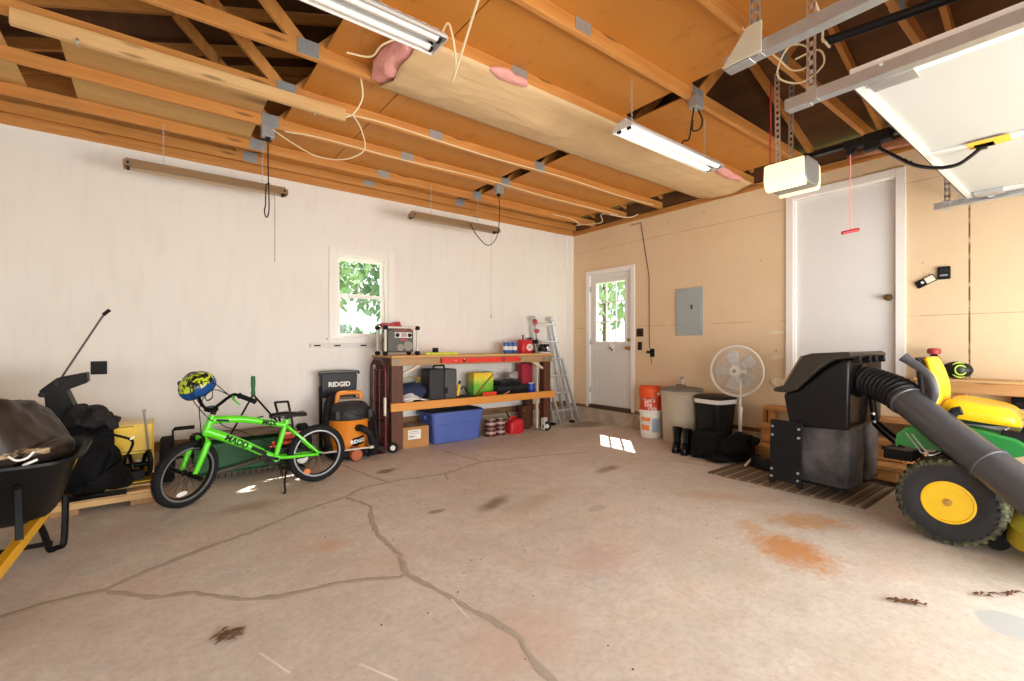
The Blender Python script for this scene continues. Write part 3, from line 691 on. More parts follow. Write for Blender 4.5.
b = MB(); b.prism([(yf-.20, -.001), (yf-.20, -.03), (yf-.05, -.03), (yf-.05, -.001)], 'x', x1-.11, x1-.02); b.build('roller_bracket', steel, gd, bevel=.003)
b = MB(); b.cyl((4.86, yf-.12, -.012), (x1-.08, yf-.12, -.012), .006); b.cyl((4.815, yf-.12, -.012), (4.845, yf-.12, -.012), .022, n=16); b.build('roller', white_st, gd)
b = MB(); b.bb((3.50, yf-.34, -.016), (3.62, yf-.18, -.0125)); b.build('warning_sticker', mat('warning_yellow', 'F0B53A', .6), gd, smooth=False)
op = thing('door_opener', 'lit garage door opener hanging from perforated straps with a black rail', 'door opener', (3.55, 1.39, 2.30))
grey_op = mat('opener_grey', '7E7C7A', .45, .2, var=.08)
b = MB(); b.prism([(-.09, .0), (.09, .0), (.12, .05), (.12, .15), (.09, .18), (-.09, .18), (-.12, .15), (-.12, .05)], 'y', -.13, .13); b.build('housing', grey_op, op, bevel=.01)
lens = mat('opener_lamp', 'E9D3A4', .5, var=0, emit=1.1)
for s_ in (-1, 1):
    b = MB(); b.prism([(s_*.121, .17), (s_*.15, .155), (s_*.158, .06), (s_*.15, .015), (s_*.125, -.012), (s_*.085, -.02), (s_*.085, -.002), (s_*.121, .05)], 'y', -.125, .125); b.build('lamp_lens', lens, op, bevel=.008)
b = MB(); b.prism([(-.025, .18), (.025, .18), (.025, .21), (-.025, .21)], 'y', -3.0, -.02); b.build('rail', black_metal, op, bevel=.003)
b = MB(); b.bb((-.04, -.56, .155), (.04, -.42, .222)); b.bb((-.03, -.50, .12), (.03, -.42, .16)); b.bb((-.028, -.43, .16), (.028, -.31, .218)); b.bb((-.012, -.38, .13), (.012, -.32, .17)); b.build('trolley', black_pl, op, bevel=.008)
b = MB(); b.tube([(.0, -.47, .145), (.005, -.57, .05), (.01, -.66, -.03), (.02, -.76, -.075), (.03, -.84, -.08), (.04, -.89, -.05), (.04, -.94, -.01)], [.021]*7, 6, sm=4, flat=.5)
for i in range(7): b.cyl((-.02, -.50-i*.025, .113-i*.021), (.025, -.50-i*.025, .113-i*.021), .005, n=6)
b.build('arm', black_metal, op)
b = MB(); b.bb((.0, -.99, -.004), (.08, -.91, .008)); b.bb((.02, -.96, -.022), (.06, -.92, .01)); b.build('door_bracket', black_metal, op, bevel=.002)
for x, y in ((-.10, .05), (.1, .05)):
    b = MB(); holes_strap(b, (x, y, .17), (x+(-.02 if x < 0 else .02), y, .79), .032, (0, 1, 0)); b.build('hanger', steel, op, smooth=False)
b = MB(); b.tube([(-.06, .12, .17), (-.09, .11, .3), (-.05, .12, .45), (-.1, .1, .62), (-.05, .12, .78)], .005, 6, sm=5); b.build('wire', mat('red_wire', 'B5322A', .5), op)
b = MB(); b.tube([(0, -.345, .14), (0, -.345, -.36)], .0025, 6); c_ = b.build('release_cord', mat('pink_cord', 'E08C8A', .6), op)
b = MB(); b.tube([(-.035, -.31, -.372), (0, -.345, -.362), (.035, -.38, -.352)], .011, 10); b.build('release_handle', mat('handle_red', 'A80F1E', .5), c_)
pole = MB(); pole.cyl((2.71, .906, 2.75), (2.97, -.3, 2.75), .022, n=12); pole = pole.build('black_pole', black_pl)
tag(pole, 'long black pole slung under the roof over the open white door', 'pole')
b = MB(); b.tube([(2.71, .92, 2.775), (2.68, .90, 2.74), (2.72, .89, 2.72), (2.74, .91, 2.77), (2.60, .88, 2.70), (2.42, .82, 2.68), (2.27, .8, 2.70)], .006, 6, sm=5); tag(b.build('tie_rope', romex), 'short cream rope tying the black pole to a track hanger', 'rope')
# ---------------------------------------------------------------- wheelbarrow
def yrot(fr, right, normal):
    """euler for lettering: text runs along right and faces normal"""
    r_ = Vector(right).normalized(); n_ = Vector(normal); n_ = (n_-r_*n_.dot(r_)).normalized(); u_ = n_.cross(r_)
    return Matrix((r_, u_, n_)).transposed().to_euler()
yel_bar = mat('yellow_painted_steel', 'E0A81C', .4, var=.1)
wb = thing('wheelbarrow', 'black poly wheelbarrow with yellow rails loaded with a brown cover', 'wheelbarrow', (-.68, 3.75, 0))
def rr(cx, cy, hx, hy, z, k=.45, n=36):
    out = []
    for i in range(n):
        a = 2*PI*i/n; c, s_ = math.cos(a), math.sin(a)
        out.append((cx+hx*math.copysign(abs(c)**k, c), cy+hy*math.copysign(abs(s_)**k, s_), z))
    return out
b = MB(); b.rings([rr(0, .10, .20, .24, .235), rr(0, .08, .24, .31, .28), rr(0, .05, .31, .405, .52), rr(0, .04, .345, .445, .60), rr(0, .04, .375, .475, .605), rr(0, .04, .377, .477, .59), rr(0, .04, .36, .46, .585),
                   rr(0, .04, .345, .445, .60), rr(0, .06, .30, .39, .515), rr(0, .08, .225, .295, .30), rr(0, .1, .18, .22, .255)], cap=True)
b.build('tray', mat('wheelbarrow_poly', '141415', .42, var=.2), wb)
for s_ in (-1, 1):
    b = MB(); b.beam((s_*.185, .02, .245), (s_*.12, -.95, .20), .042, .055); b.beam((s_*.185, .02, .245), (s_*.255, .60, .46), .042, .055); b.build('rail', yel_bar, wb, bevel=.004)
    b = MB(); b.tube([(s_*.15, -.04, .26), (s_*.185, .01, .12), (s_*.205, .035, .016), (s_*.225, .06, .012), (s_*.255, .085, .016), (s_*.262, .10, .14), (s_*.262, .12, .30)], .017, 6, sm=3, flat=1); b.build('leg', black_metal, wb)
    b = MB(); b.beam((s_*.16, -.46, .24), (s_*.14, -.37, .50), .03, .012); b.cyl((s_*.14, -.395, .49), (s_*.14, -.375, .50), .012, n=8); b.build('brace', black_metal, wb, bevel=.003)
    b = MB(); b.tube([(s_*.254, .59, .457), (s_*.265, .71, .50)], .02, 10); b.build('grip', rubber, wb)
b = MB(); b.torus((0, -.86, .195), .135, .058, (1, 0, 0), 28, 12); wh = b.build('wheel', rubber, wb)
b = MB(); b.cyl((-.04, -.86, .195), (.04, -.86, .195), .10, n=20); b.cyl((-.13, -.86, .195), (.13, -.86, .195), .01); b.build('hub', yel_bar, wh)
b = MB(); b.bb((-.215, .05, .035), (.215, .07, .06)); b.build('leg_tie', black_metal, wb, bevel=.004)

tarp_m = NT('brown_cover'); n = tarp_m.noise(3, detail=6); sp_ = tarp_m.xyz()
col = tarp_m.mix(n, hexc('1F1814'), hexc('3B2E25'))
worn = tarp_m.ramp(tarp_m.noise(14, tarp_m.coord((1, 1, 3)), 5), [(.45, 0), (.6, 1)])
band = tarp_m.math('MULTIPLY', tarp_m.math('MULTIPLY', lines(tarp_m, sp_[2], [.14], .018), lines(tarp_m, sp_[0], [.14], .15)), worn)
col = tarp_m.mix(tarp_m.math('MULTIPLY', band, .8), col, hexc('C4A77D')); tarp_m.bump(tarp_m.noise(6, detail=4), .35, .02)
tarp_m = tarp_m.done(col, .5)
cv = thing('folded_cover', 'bulky weathered brown cover folded on top of the wheelbarrow tray', 'cover', (-.72, 3.74, .515))
def cover(u, v):
    a = 2*PI*u; t_ = v*PI/2; r_ = math.cos(t_)**.75
    x = .335*r_*math.cos(a); y = .385*r_*math.sin(a); z = .085+.325*math.sin(t_)**.62
    k = NZ.noise((x*6+2, y*5, z*3))*.10+abs(NZ.noise((x*8.2+y*4, y*9, 4)))*.11-.03; q = 1+k
    return (x*q+.02*math.sin(z*14), y*q, z*(1-.16*max(0, x/.4))+k*.35)
MB().surf(cover, 60, 16).build('upper_fold', tarp_m, cv, ang=80, solid=.008)
b = MB(); b.sph((.02, .02, .085), (.325, .37, .05), 26, 8, pw=.8); b.build('lower_fold', mat('black_cover', '121010', .6, var=.3), cv, noise=(.025, 5, 2))
b = MB(); b.tube([(.19, -.33, .12), (.28, -.28, .15), (.33, -.16, .16), (.335, -.05, .12)], .03, 10, sm=4); b.build('rolled_flap', tarp_m, cv)
b = MB(); b.tube([(.15, -.37, .135), (.18, -.385, .115), (.215, -.37, .12), (.235, -.35, .145)], .006, 6, sm=4); b.tube([(.20, -.385, .085), (.25, -.36, .105)], .007, 6); b.build('white_loops', white_trim, cv)

# ---------------------------------------------------------------- pallet, snow blower, black bundle
pal = thing('wooden_pallet', 'low wooden pallet on the floor under the yellow snow blower', 'pallet', (-.45, 4.86, 0))
for y in (-.30, -.10, .10, .30): MB().bb((-.60, y-.045, .085), (.47, y+.045, .105)).build('deck_board', pine, pal, bevel=.002)
for x in (-.5, -.05, .39):
    MB().bb((x-.075, -.345, 0), (x+.08, .345, .084)).build('runner', wood('pallet_block', '9C7446', 'BF9260', 'y'), pal, bevel=.003)
MB().bb((-.60, -.352, .04), (.47, -.346, .084)).build('edge_board', pine, pal, bevel=.002)
sb = thing('snow_blower', 'yellow snow blower attachment with black chute and crank rod standing on a pallet', 'snow blower', (-.47, 4.86, .107))
b = MB(); prof = []
for i in range(13):
    a = math.radians(-80+160*i/12); prof.append((.05-.20*math.cos(a)+.0*i, .23+.22*math.sin(a)))
prof = [(-.17, .02)]+[( .12+ .10*math.cos(math.radians(-90+i*15)), .13+.11*math.sin(math.radians(-90+i*15))) for i in range(7)]+[(.22, .40), (.20, .465), (-.12, .468)]
inner = [(y-.006 if y > 0 else y, z-.006 if z > .3 else z+.006) for y, z in prof]
ring = prof+inner[::-1]
b.prism(ring, 'x', -.47, .47); b.build('housing', yellow, sb, bevel=.0)
for x in (-.475, .468):
    b = MB(); b.prism([(-.17, .0), (.17, .0), (.225, .1), (.225, .40), (.20, .472), (-.12, .472), (-.17, .40), (-.15, .2)], 'x', x, x+.008); b.build('side_plate', yellow, sb, bevel=.003)
MB().bb((-.47, -.125, .24), (.47, -.115, .47)).build('front_sheet', yellow, sb, bevel=.003)
b = MB(); b.bb((-.47, -.128, .255), (.47, -.114, .262)); b.bb((-.35, -.128, .452), (.35, -.124, .462)); b.build('seam', mat('scuffed_steel', '8B7A3C', .5, .4), sb, smooth=False)
b = MB(); P_ = []
for s_ in (1, -1):
    P_ = []
    for i in range(40):
        a = i*.5; P_.append((s_*(.03+.40*i/40), -.02+.12*math.cos(a), .13+.105*math.sin(a)))
    b.tube(P_, .014, 6)
b.cyl((-.46, -.02, .13), (.46, -.02, .13), .018); b.build('auger', black_metal, sb)
b = MB(); b.tube([(-.15, -.16, .05), (.05, -.20, .02), (.25, -.20, .03), (.37, -.17, .06)], .016, 6, sm=4); b.tube([(-.15, -.17, .09), (.1, -.21, .10), (.30, -.2, .10)], .012, 6, sm=3); b.tube([(.437, -.2, .27), (.455, -.22, .2), (.45, -.21, .1), (.42, -.2, .08)], .018, 8, sm=3); b.bb((.30, -.22, .05), (.42, -.14, .12)); b.build('skid_frame', black_metal, sb, bevel=.003)
b = MB(); b.prism([(.0, .44), (-.13, .55), (-.14, .72), (-.17, .775), (-.08, .86), (.08, .895), (.085, .82), (-.03, .77), (.01, .66), (.1, .46)], 'y', -.20, .02)
b.M = None; ch_ = b.build('chute', black_pl, sb, bevel=.008); ch_.location = (.0, -.02, .0)
b = MB(); b.bb((-.09, -.23, .805), (-.06, .05, .845)); b.cyl((-.15, -.215, .75), (-.15, -.23, .75), .02); b.build('chute_hinge', dark_pl, ch_, bevel=.004)
b = MB(); b.tube([(-.08, -.1, .83), (.165, -.1, 1.325)], .007, 8); b.tube([(.160, -.1, 1.31), (.175, -.1, 1.345), (.19, -.1, 1.352)], .007, 8)
cr = b.build('crank_rod', mat('grey_steel', '5A5652', .5, .4), sb); b = MB(); b.cyl((.165, -.1, 1.33), (.205, -.1, 1.372), .013, n=10); b.build('crank_grip', rubber, cr)
b = MB(); b.tube([(.415, -.20, .57), (.43, -.20, .42), (.445, -.19, .20)], .008, 8); b.bb((.405, -.208, .565), (.427, -.19, .595)); b.build('lift_rod', mat('dull_rod', '8A8782', .5, .4), sb, bevel=.002)
bd = thing('black_bundle', 'crumpled black bag with hanging straps slumped on the pallet before the snow blower', 'bag', (-.335, 4.57, .107))
blk_f = mat('black_fabric', '0D0D0E', .85, var=.4, scale=14, bump=.4, bscale=25)
b = MB(); b.sph((-.03, .0, .27), (.16, .13, .27), 40, 30, pw=.8); b.sph((.05, -.04, .12), (.15, .10, .11), 26, 16); b.build('bag_body', blk_f, bd, noise=(.075, 8, 1))
b = MB(); b.sph((-.03, .0, .57), (.12, .10, .08), 36, 24); b.sph((.07, .02, .53), (.07, .08, .05), 26, 18); b.build('gathered_top', mat('grey_webbing', '2A2829', .75, var=.5, scale=30), bd, noise=(.06, 17, 4))
for k, P_ in enumerate(([(.02, -.12, .48), (.12, -.11, .44), (.20, -.10, .40), (.215, -.10, .36), (.18, -.11, .28), (.12, -.12, .22), (.06, -.13, .18)], [(.03, -.13, .38), (.10, -.14, .33), (.08, -.15, .24), (.04, -.15, .16)])):
    b = MB(); b.tube(P_, .018 if k == 0 else .012, 6, sm=5, flat=.5); b.build('strap', blk_f, bd)
b = MB(); b.tube([(-.16, -.12, .02), (.0, -.15, .03), (.18, -.13, .025)], .02, 8, sm=3); b.build('base_bar', black_metal, bd)
b = MB(); b.tube([(.20, -.115, .40), (.225, -.11, .42)], .007, 6); b.build('buckle', steel, bd)

# ---------------------------------------------------------------- bicycle
bike_g = mat('neon_green_paint', '5FE01F', .35, var=.04, coat=.3)
bk = thing('bicycle', 'neon green kids bike with black seat on its kickstand', 'bicycle', (1.152, 4.327, 0), 185.8)
chrome = mat('chrome', 'BFC1C4', .2, .9, var=.05)
def wheel(name, c, M_=None):
    c = Vector(c); ax = (0, 1, 0)
    b = MB(); b.M = M_; b.torus(c, .222, .028, ax, 44, 12)
    for i in range(66):
        a = 2*PI*i/66
        for s_ in (-1, 1):
            p = c+Vector((.248*math.cos(a), s_*.012, .248*math.sin(a))); q = c+Vector((.247*math.cos(a+.04), s_*.022, .247*math.sin(a+.04))); b.tube([p, q], .003, 4)
    w_ = b.build(name, rubber, bk)
    b = MB(); b.M = M_; b.torus(c, .193, .0135, ax, 44, 8, 1.0); b.build('rim', black_metal, w_)
    b = MB(); b.M = M_
    for s_ in (-1, 1): b.lathe([(.190, 0), (.200, .0015), (.204, .0)], c+Vector((0, s_*.0175, 0)), 44, ax, cap=False)
    b.torus(c+Vector((0, .0165, 0)), .203, .0045, ax, 44, 6); b.torus(c+Vector((0, -.0165, 0)), .203, .0045, ax, 44, 6); b.build('rim_stripe', mat('machined_rim', '8E9092', .35, .6), w_)
    b = MB(); b.M = M_
    for i in range(36):
        a = 2*PI*i/36; s_ = 1 if i % 2 else -1; a2 = a+(.9 if (i//2) % 2 else -.9)
        b.tube([c+Vector((.018*math.cos(a2), s_*.028, .018*math.sin(a2))), c+Vector((.19*math.cos(a), 0, .19*math.sin(a)))], .0012, 4)
    b.build('spokes', black_metal, w_)
    b = MB(); b.M = M_; b.lathe([(.012, -.05), (.012, -.032), (.022, -.03), (.022, -.025), (.012, -.02), (.012, .02), (.022, .025), (.022, .03), (.012, .032), (.012, .05)], c, 16, ax); b.build('hub', black_metal, w_)
    return w_
Hd = Vector((.845, 0, .54)); axs = Vector((-.30, 0, .954)).normalized()
MF = Matrix.Translation(Hd) @ Matrix.Rotation(math.radians(30), 4, axs) @ Matrix.Translation(-Hd)
wr = wheel('rear_wheel', (0, 0, .25)); wf = wheel('front_wheel', (.962, 0, .25), MF)
b = MB(); b.M = MF; b.lathe([(.001, -.004), (.035, -.003), (.035, .003), (.001, .004)], (1.0, .012, .11), 18, (0, 1, 0), sc=(1.2, .5)); b.build('reflector', mat('reflector_white', 'E8E6E0', .25), wf)
b = MB(); b.lathe([(.001, -.004), (.028, -.003), (.028, .003), (.001, .004)], (.09, .012, .10), 18, (0, 1, 0)); b.build('reflector', mat('reflector_amber', 'D9772B', .3), wr)
b = MB()
ht, hb, bb_, st = Vector((.792, 0, .665)), Vector((.842, 0, .53)), Vector((.345, 0, .265)), Vector((.262, 0, .53))
b.tube([ht, hb], [.026, .028], 14)
b.tube([ht+Vector((.0, 0, -.035)), (.60, 0, .615), (.40, 0, .565), st+Vector((.0, 0, -.005))], [.031, .029, .025, .022], 12, sm=4)
b.tube([hb+Vector((-.005, 0, .02)), (.72, 0, .49), (.56, 0, .40), (.42, 0, .31), bb_], [.036, .036, .032, .028, .026], 12, sm=4)
b.tube([bb_, st+Vector((-.005, 0, .03))], [.021, .02], 12)
b.cyl(bb_+Vector((0, -.04, 0)), bb_+Vector((0, .04, 0)), .027, n=16)
for s_ in (-1, 1):
    b.tube([bb_+Vector((-.02, s_*.02, 0)), (.25, s_*.05, .262), (0, s_*.06, .25)], [.014, .013, .011], 8, sm=3)
    b.tube([st+Vector((-.01, s_*.015, -.015)), (.17, s_*.05, .43), (.0, s_*.06, .252)], [.013, .012, .011], 8, sm=3)
    b.bb((-.02, s_*.06-.004, .235), (.022, s_*.06+.004, .268))
fr = b.build('frame', bike_g, bk)
b = MB(); b.M = MF
b.tube([(.868, -.07, .475), (.862, 0, .505), (.868, .07, .475)], .022, 10, sm=3); b.cyl((.865, 0, .50), (.842, 0, .53), .022)
for s_ in (-1, 1): b.tube([(.868, s_*.07, .485), (.90, s_*.072, .40), (.945, s_*.068, .28), (.962, s_*.064, .245)], [.024, .022, .017, .014], 10, sm=3)
b.build('fork', bike_g, bk)
b = MB(); b.M = MF
for s_ in (-1, 1): b.cyl((.962, s_*.055, .25), (.962, s_*.15, .25), .017, n=12)
b.build('axle_pegs', black_metal, bk)
b = MB()
for s_ in (-1, 1): b.cyl((0, s_*.07, .25), (0, s_*.10, .25), .013, n=12)
b.build('axle_nuts', black_metal, bk)
b = MB(); b.M = MF
b.tube([(.79, 0, .67), (.775, 0, .715)], .02, 10); b.bb((.765, -.028, .70), (.845, .028, .735)); b.build('stem', black_metal, bk, bevel=.004)
b = MB(); b.M = MF
b.tube([(.775, .375, .845), (.79, .25, .865), (.80, .19, .86), (.825, .10, .775), (.832, .04, .728), (.832, -.04, .728), (.825, -.10, .775), (.80, -.19, .86), (.79, -.25, .865), (.775, -.375, .845)], .0115, 10, sm=4)
b.build('handlebar', black_metal, bk)
for s_ in (-1, 1):
    b = MB(); b.M = MF; b.cyl((.79, s_*.255, .864), (.774, s_*.38, .844), .0175, n=12); b.cyl((.774, s_*.38, .844), (.7735, s_*.385, .843), .021, n=12); b.cyl((.791, s_*.248, .8645), (.79, s_*.255, .864), .022, n=12); b.build('grip', rubber, bk)
    b = MB(); b.M = MF; b.tube([(.795, s_*.20, .855), (.83, s_*.24, .84), (.835, s_*.31, .815)], [.012, .008, .006], 8, sm=3, flat=.6); b.build('brake_lever', bike_g, bk)
b = MB(); b.M = MF
b.tube([(.80, .19, .85), (.90, .12, .90), (.93, .04, .78), (.89, .01, .60), (.88, .02, .52)], .0035, 6, sm=6)
b.tube([(.80, -.19, .85), (.90, -.12, .92), (.94, -.02, .80), (.86, .05, .66), (.80, .03, .63)], .0035, 6, sm=6)
b.tube([(.80, .17, .85), (.88, .05, .95), (.90, -.08, .86), (.82, -.08, .72)], .0035, 6, sm=6); b.build('brake_cables', black_metal, bk)
b = MB(); b.M = MF; b.tube([(.885, -.05, .52), (.90, 0, .545), (.885, .05, .52)], .008, 8, sm=3)
for s_ in (-1, 1): b.bb((.885, s_*.05-.012, .44), (.915, s_*.05+.012, .52)); b.bb((.90, s_*.035-.012, .452), (.945, s_*.035+.012, .47))
b.build('front_brake', black_metal, bk, bevel=.003)
b = MB(); b.tube([(.44, 0, .345), (.40, .05, .34), (.36, .045, .32)], .004, 6, sm=4); b.tube([(.76, .02, .625), (.72, .036, .575), (.60, .034, .52), (.40, .03, .40)], .0035, 6, sm=4); b.build('cable_housing', black_metal, bk)
sl = MB()
def saddle(u, v):
    x = .15-.27*u; w = .022+.052*(u**1.6); a = PI*(v-.5)*1.25; y = w*math.sin(a)/math.sin(PI*.625); z = .025*math.cos(a)*(1-.3*u)+.012*math.sin(u*PI*1.2)+ .012*(u > .8)*(u-.8)*5
    return (.255+x-.02, y, .605+z)
sl.surf(saddle, 16, 12); sl.build('seat', mat('black_vinyl', '1F1E20', .4, var=.2), bk, solid=.012, ang=80)
b = MB(); b.tube([st+Vector((0, 0, .015)), (.245, 0, .595)], .0135, 10); b.tube([(.17, -.022, .60), (.25, -.02, .585), (.33, -.012, .60)], .004, 6, sm=3); b.tube([(.17, .022, .60), (.25, .02, .585), (.33, .012, .60)], .004, 6, sm=3); b.bb((.225, -.022, .583), (.265, .022, .603)); b.build('seat_post', black_metal, bk)
b = MB(); b.cyl(st+Vector((0, -.028, .02)), st+Vector((0, .028, .02)), .012); b.cyl(st+Vector((-.005, 0, .015)), st+Vector((-.01, 0, .045)), .026, n=14); b.build('seat_clamp', bike_g, bk)
b = MB(); b.lathe([(.078, -.004), (.08, 0), (.078, .004)], bb_+Vector((0, -.055, 0)), 30, (0, 1, 0)); b.prism([(.33, .335), (.02, .275), (-.03, .25), (.0, .22), (.33, .19), (.42, .24), (.42, .29)], 'y', -.068, -.052); b.build('chain_guard', black_pl, bk, bevel=.004)
b = MB(); b.cyl(bb_+Vector((0, -.07, 0)), bb_+Vector((0, .07, 0)), .012); b.beam(bb_+Vector((0, .07, 0)), bb_+Vector((.125, .075, .045)), .022, .014, (0, 1, 0)); b.beam(bb_+Vector((0, -.07, 0)), bb_+Vector((-.125, -.075, -.045)), .022, .014, (0, 1, 0)); ck = b.build('crank', black_metal, bk, bevel=.003)
for p in ((.125, .12, .045), (-.125, -.12, -.045)):
    c = bb_+Vector(p); b = MB(); b.bb(c-Vector((.035, .035, .011)), c+Vector((.035, .035, .011))); pd_ = b.build('pedal', black_pl, ck, bevel=.004)
    b = MB(); b.bb(c+Vector((.0352, -.02, -.006)), c+Vector((.037, .02, .006))); b.bb(c-Vector((.037, .02, .006)), c-Vector((.0352, -.02, -.006))); b.build('pedal_reflector', mat('reflector_amber', 'D9772B', .3), pd_)
b = MB(); b.tube([(.25, .03, .25), (.30, .10, .10), (.315, .155, .012), (.33, .175, .006)], .008, 8, sm=3); b.build('kickstand', black_metal, bk)
ink = mat('black_decal', '121212', .5)
d_ = (bb_-hb); nrm = (0, 1, 0)
text('lettering', 'MADD', .062, ink, fr, (.635, .0355, .443), yrot(None, (.42-.72, 0, .31-.49), nrm), bold=.002)
text('lettering', 'MGX', .05, ink, fr, (.395, .0275, .563), yrot(None, (.262-.60, 0, .53-.615), nrm), bold=.002)
b = MB(); b.beam((.53, .0335, .382), (.42, .0295, .313), .03, .0015, nrm); b.beam((.775, .033, .628), (.69, .032, .617), .018, .0015, nrm); b.build('decal_stripes', ink, fr, smooth=False)
# helmet hung on the far grip
hp = MF @ Vector((.774, -.33, .845)); bw = bk.matrix_basis if False else (Matrix.Translation((1.152, 4.327, 0)) @ Matrix.Rotation(math.radians(185.8), 4, 'Z')); hw = bw @ hp
hm = NT('helmet_shell'); o_ = hm.xyz(); n = hm.noise(16, hm.coord((1, 1, 1)), 3, .5, .8)
pat = hm.ramp(n, [(.42, hexc('17181B')), (.46, hexc('17181B')), (.52, hexc('B9D62C')), (.60, hexc('D7E646')), (.64, hexc('17181B'))])
bl = hm.math('GREATER_THAN', hm.math('ADD', o_[2], hm.math('MULTIPLY', n, .08)), .075)
hm_m = hm.done(hm.mix(bl, hexc('1C4F93'), pat), .25)
he = thing('bike_helmet', 'blue helmet with black and lime graphics hanging from the green bike handlebar', 'helmet', (hw.x+.075, hw.y-.115, hw.z-.01), -20)
def shell(u, v):
    a = 2*PI*u; t_ = -.42+v*(PI/2+.42); c = math.cos(t_)
    return (.128*c*math.cos(a), .102*c*math.sin(a), .105*math.sin(t_))
MB().surf(shell, 32, 14).build('shell', hm_m, he, solid=.012, ang=80)
b = MB()
for i in range(5):
    y = -.05+.025*i; b.tube([(.07, y, .07), (.02, y*1.05, .099), (-.05, y, .086)], .007, 6, sm=3)
b.build('vents', black_pl, he)
b = MB(); b.tube([(.06, -.08, -.03), (.03, -.07, -.11), (0, 0, -.15), (.03, .07, -.11), (.06, .08, -.03)], .006, 6, sm=4, flat=.4); b.build('chin_strap', black_pl, he)
he.rotation_euler = rad(20, -32, 10)

# ---------------------------------------------------------------- green tow-behind tool, red tiller, pale rod
dt = thing('lawn_sweeper', 'green tow behind lawn tool with grip lever stored behind the bike', 'lawn tool', (.70, 5.0, 0))
b = MB(); b.prism([(-.17, .09), (-.14, .33), (.14, .36), (.16, .30), (-.10, .27), (-.13, .06)], 'x', -.42, .42); b.build('tray', mat('dark_green_steel', '17582B', .6, var=.2), dt, bevel=.004)
b = MB(); b.bb((-.42, -.10, .36), (.42, .12, .385)); b.bb((-.42, .12, .12), (.42, .15, .40)); b.build('weight_tray', mat('worn_board', '6B5A45', .7, var=.3), dt, bevel=.004)
for x in (-.60, .52):
    b = MB(); b.lathe([(.05, -.05), (.175, -.05), (.2, -.035), (.2, .035), (.175, .05), (.05, .05)], (x, .12, .2), 28, (1, 0, 0)); w_ = b.build('wheel', rubber, dt)
    b = MB(); b.lathe([(.02, -.054), (.09, -.056), (.09, .056), (.02, .054)], (x, .12, .2), 20, (1, 0, 0)); b.build('hub', dark_pl, w_)
b = MB(); b.cyl((-.62, .12, .2), (.55, .12, .2), .012); b.build('axle', black_metal, dt)
b = MB(); b.tube([(-.27, -.08, .14), (.045, -.05, .74)], .009, 8); b.tube([(.045, -.05, .74), (.33, -.05, .36)], .009, 8); b.cyl((-.06, -.07, .5), (.13, -.06, .53), .006); b.build('lift_lever', black_metal, dt)
b = MB(); b.lathe([(.017, 0), (.02, .01), (.016, .05), (.02, .10), (.019, .17), (.01, .18)], (.045, -.05, .735), 12, (0, 0, 1)); b.build('lever_grip', mat('grip_green', '1F6B33', .5), dt)
b = MB(); b.tube([(-.56, -.04, .2), (-.565, -.04, .47)], .008, 8); b.tube([(-.565, -.04, .47), (-.55, -.04, .482), (-.41, -.04, .485)], [.008, .017, .017], 10); b.build('height_handle', black_pl, dt)
b = MB(); b.tube([(-.30, -.26, .10), (-.05, -.25, .14), (.20, -.22, .20), (.38, -.17, .25)], .026, 8, sm=4, flat=.8); b.build('drawbar', mat('grey_steel', '5A5652', .5, .4), dt)
b = MB()
for i in range(16): x = -.38+i*.05; b.tube([(x, .02, .10), (x+.01, -.0, .05), (x, -.03, .0)], .004, 5, sm=3)
b.build('spring_tines', black_metal, dt)
tl = thing('garden_tiller', 'small red and black engine tiller behind the bike rear wheel', 'tiller', (1.02, 4.64, 0))
b = MB(); b.bb((-.08, -.07, .16), (.09, .08, .30)); b.lathe([(.075, -.03), (.08, 0), (.06, .02)], (.0, -.08, .22), 20, (0, -1, 0)); b.build('engine', black_pl, tl, bevel=.012)
for z in (.30, .35): 
    b = MB(); b.bb((-.10, -.085, z+.01), (.10, .085, z+.043)); b.build('shroud', mat('tiller_red', 'D2452F', .4), tl, bevel=.012)
b = MB(); b.lathe([(.02, 0), (.045, .01), (.05, .05), (.03, .065)], (.055, -.08, .18), 16, (0, -1, 0)); b.build('fuel_bulb', white_trim, tl)
b = MB(); b.cyl((-.02, 0, .17), (-.02, 0, .09), .022); b.cyl((-.10, 0, .085), (.08, 0, .085), .014)
for x in (-.1, -.05, .04, .08):
    for k in range(5): a = 2*PI*k/5+x*9; b.beam((x, 0, .085), (x+.01, .085*math.cos(a), .085+.083*math.sin(a)), .018, .004, (1, 0, 0))
b.build('tines', black_metal, tl)
b = MB(); b.cyl((-.17, -.05, .30), (-.17, -.05, .24), .028, .022); b.cyl((-.17, -.05, .34), (-.17, -.05, .30), .012); b.beam((-.17, -.04, .27), (-.06, .0, .25), .02, .02); b.build('red_knob', mat('tiller_red', 'D2452F', .4), tl)
b = MB(); b.tube([(-.04, .06, .28), (-.06, .3, .52), (-.07, .42, .64)], .011, 8); b.tube([(.05, .06, .28), (.05, .3, .52), (.05, .42, .64)], .011, 8); b.cyl((-.07, .42, .64), (.05, .42, .64), .011); b.build('handlebar', black_metal, tl)
b = MB(); b.tube([(1.13, 4.63, .175), (1.62, 4.69, .155), (1.79, 4.71, .148)], .009, 8); b.cyl((1.77, 4.708, .149), (1.81, 4.712, .147), .016); tag(b.build('pale_rod', mat('pale_rod', 'C9C4B6', .5)), 'pale thin rod reaching from the red tiller to the front of the shop vacuum', 'rod')

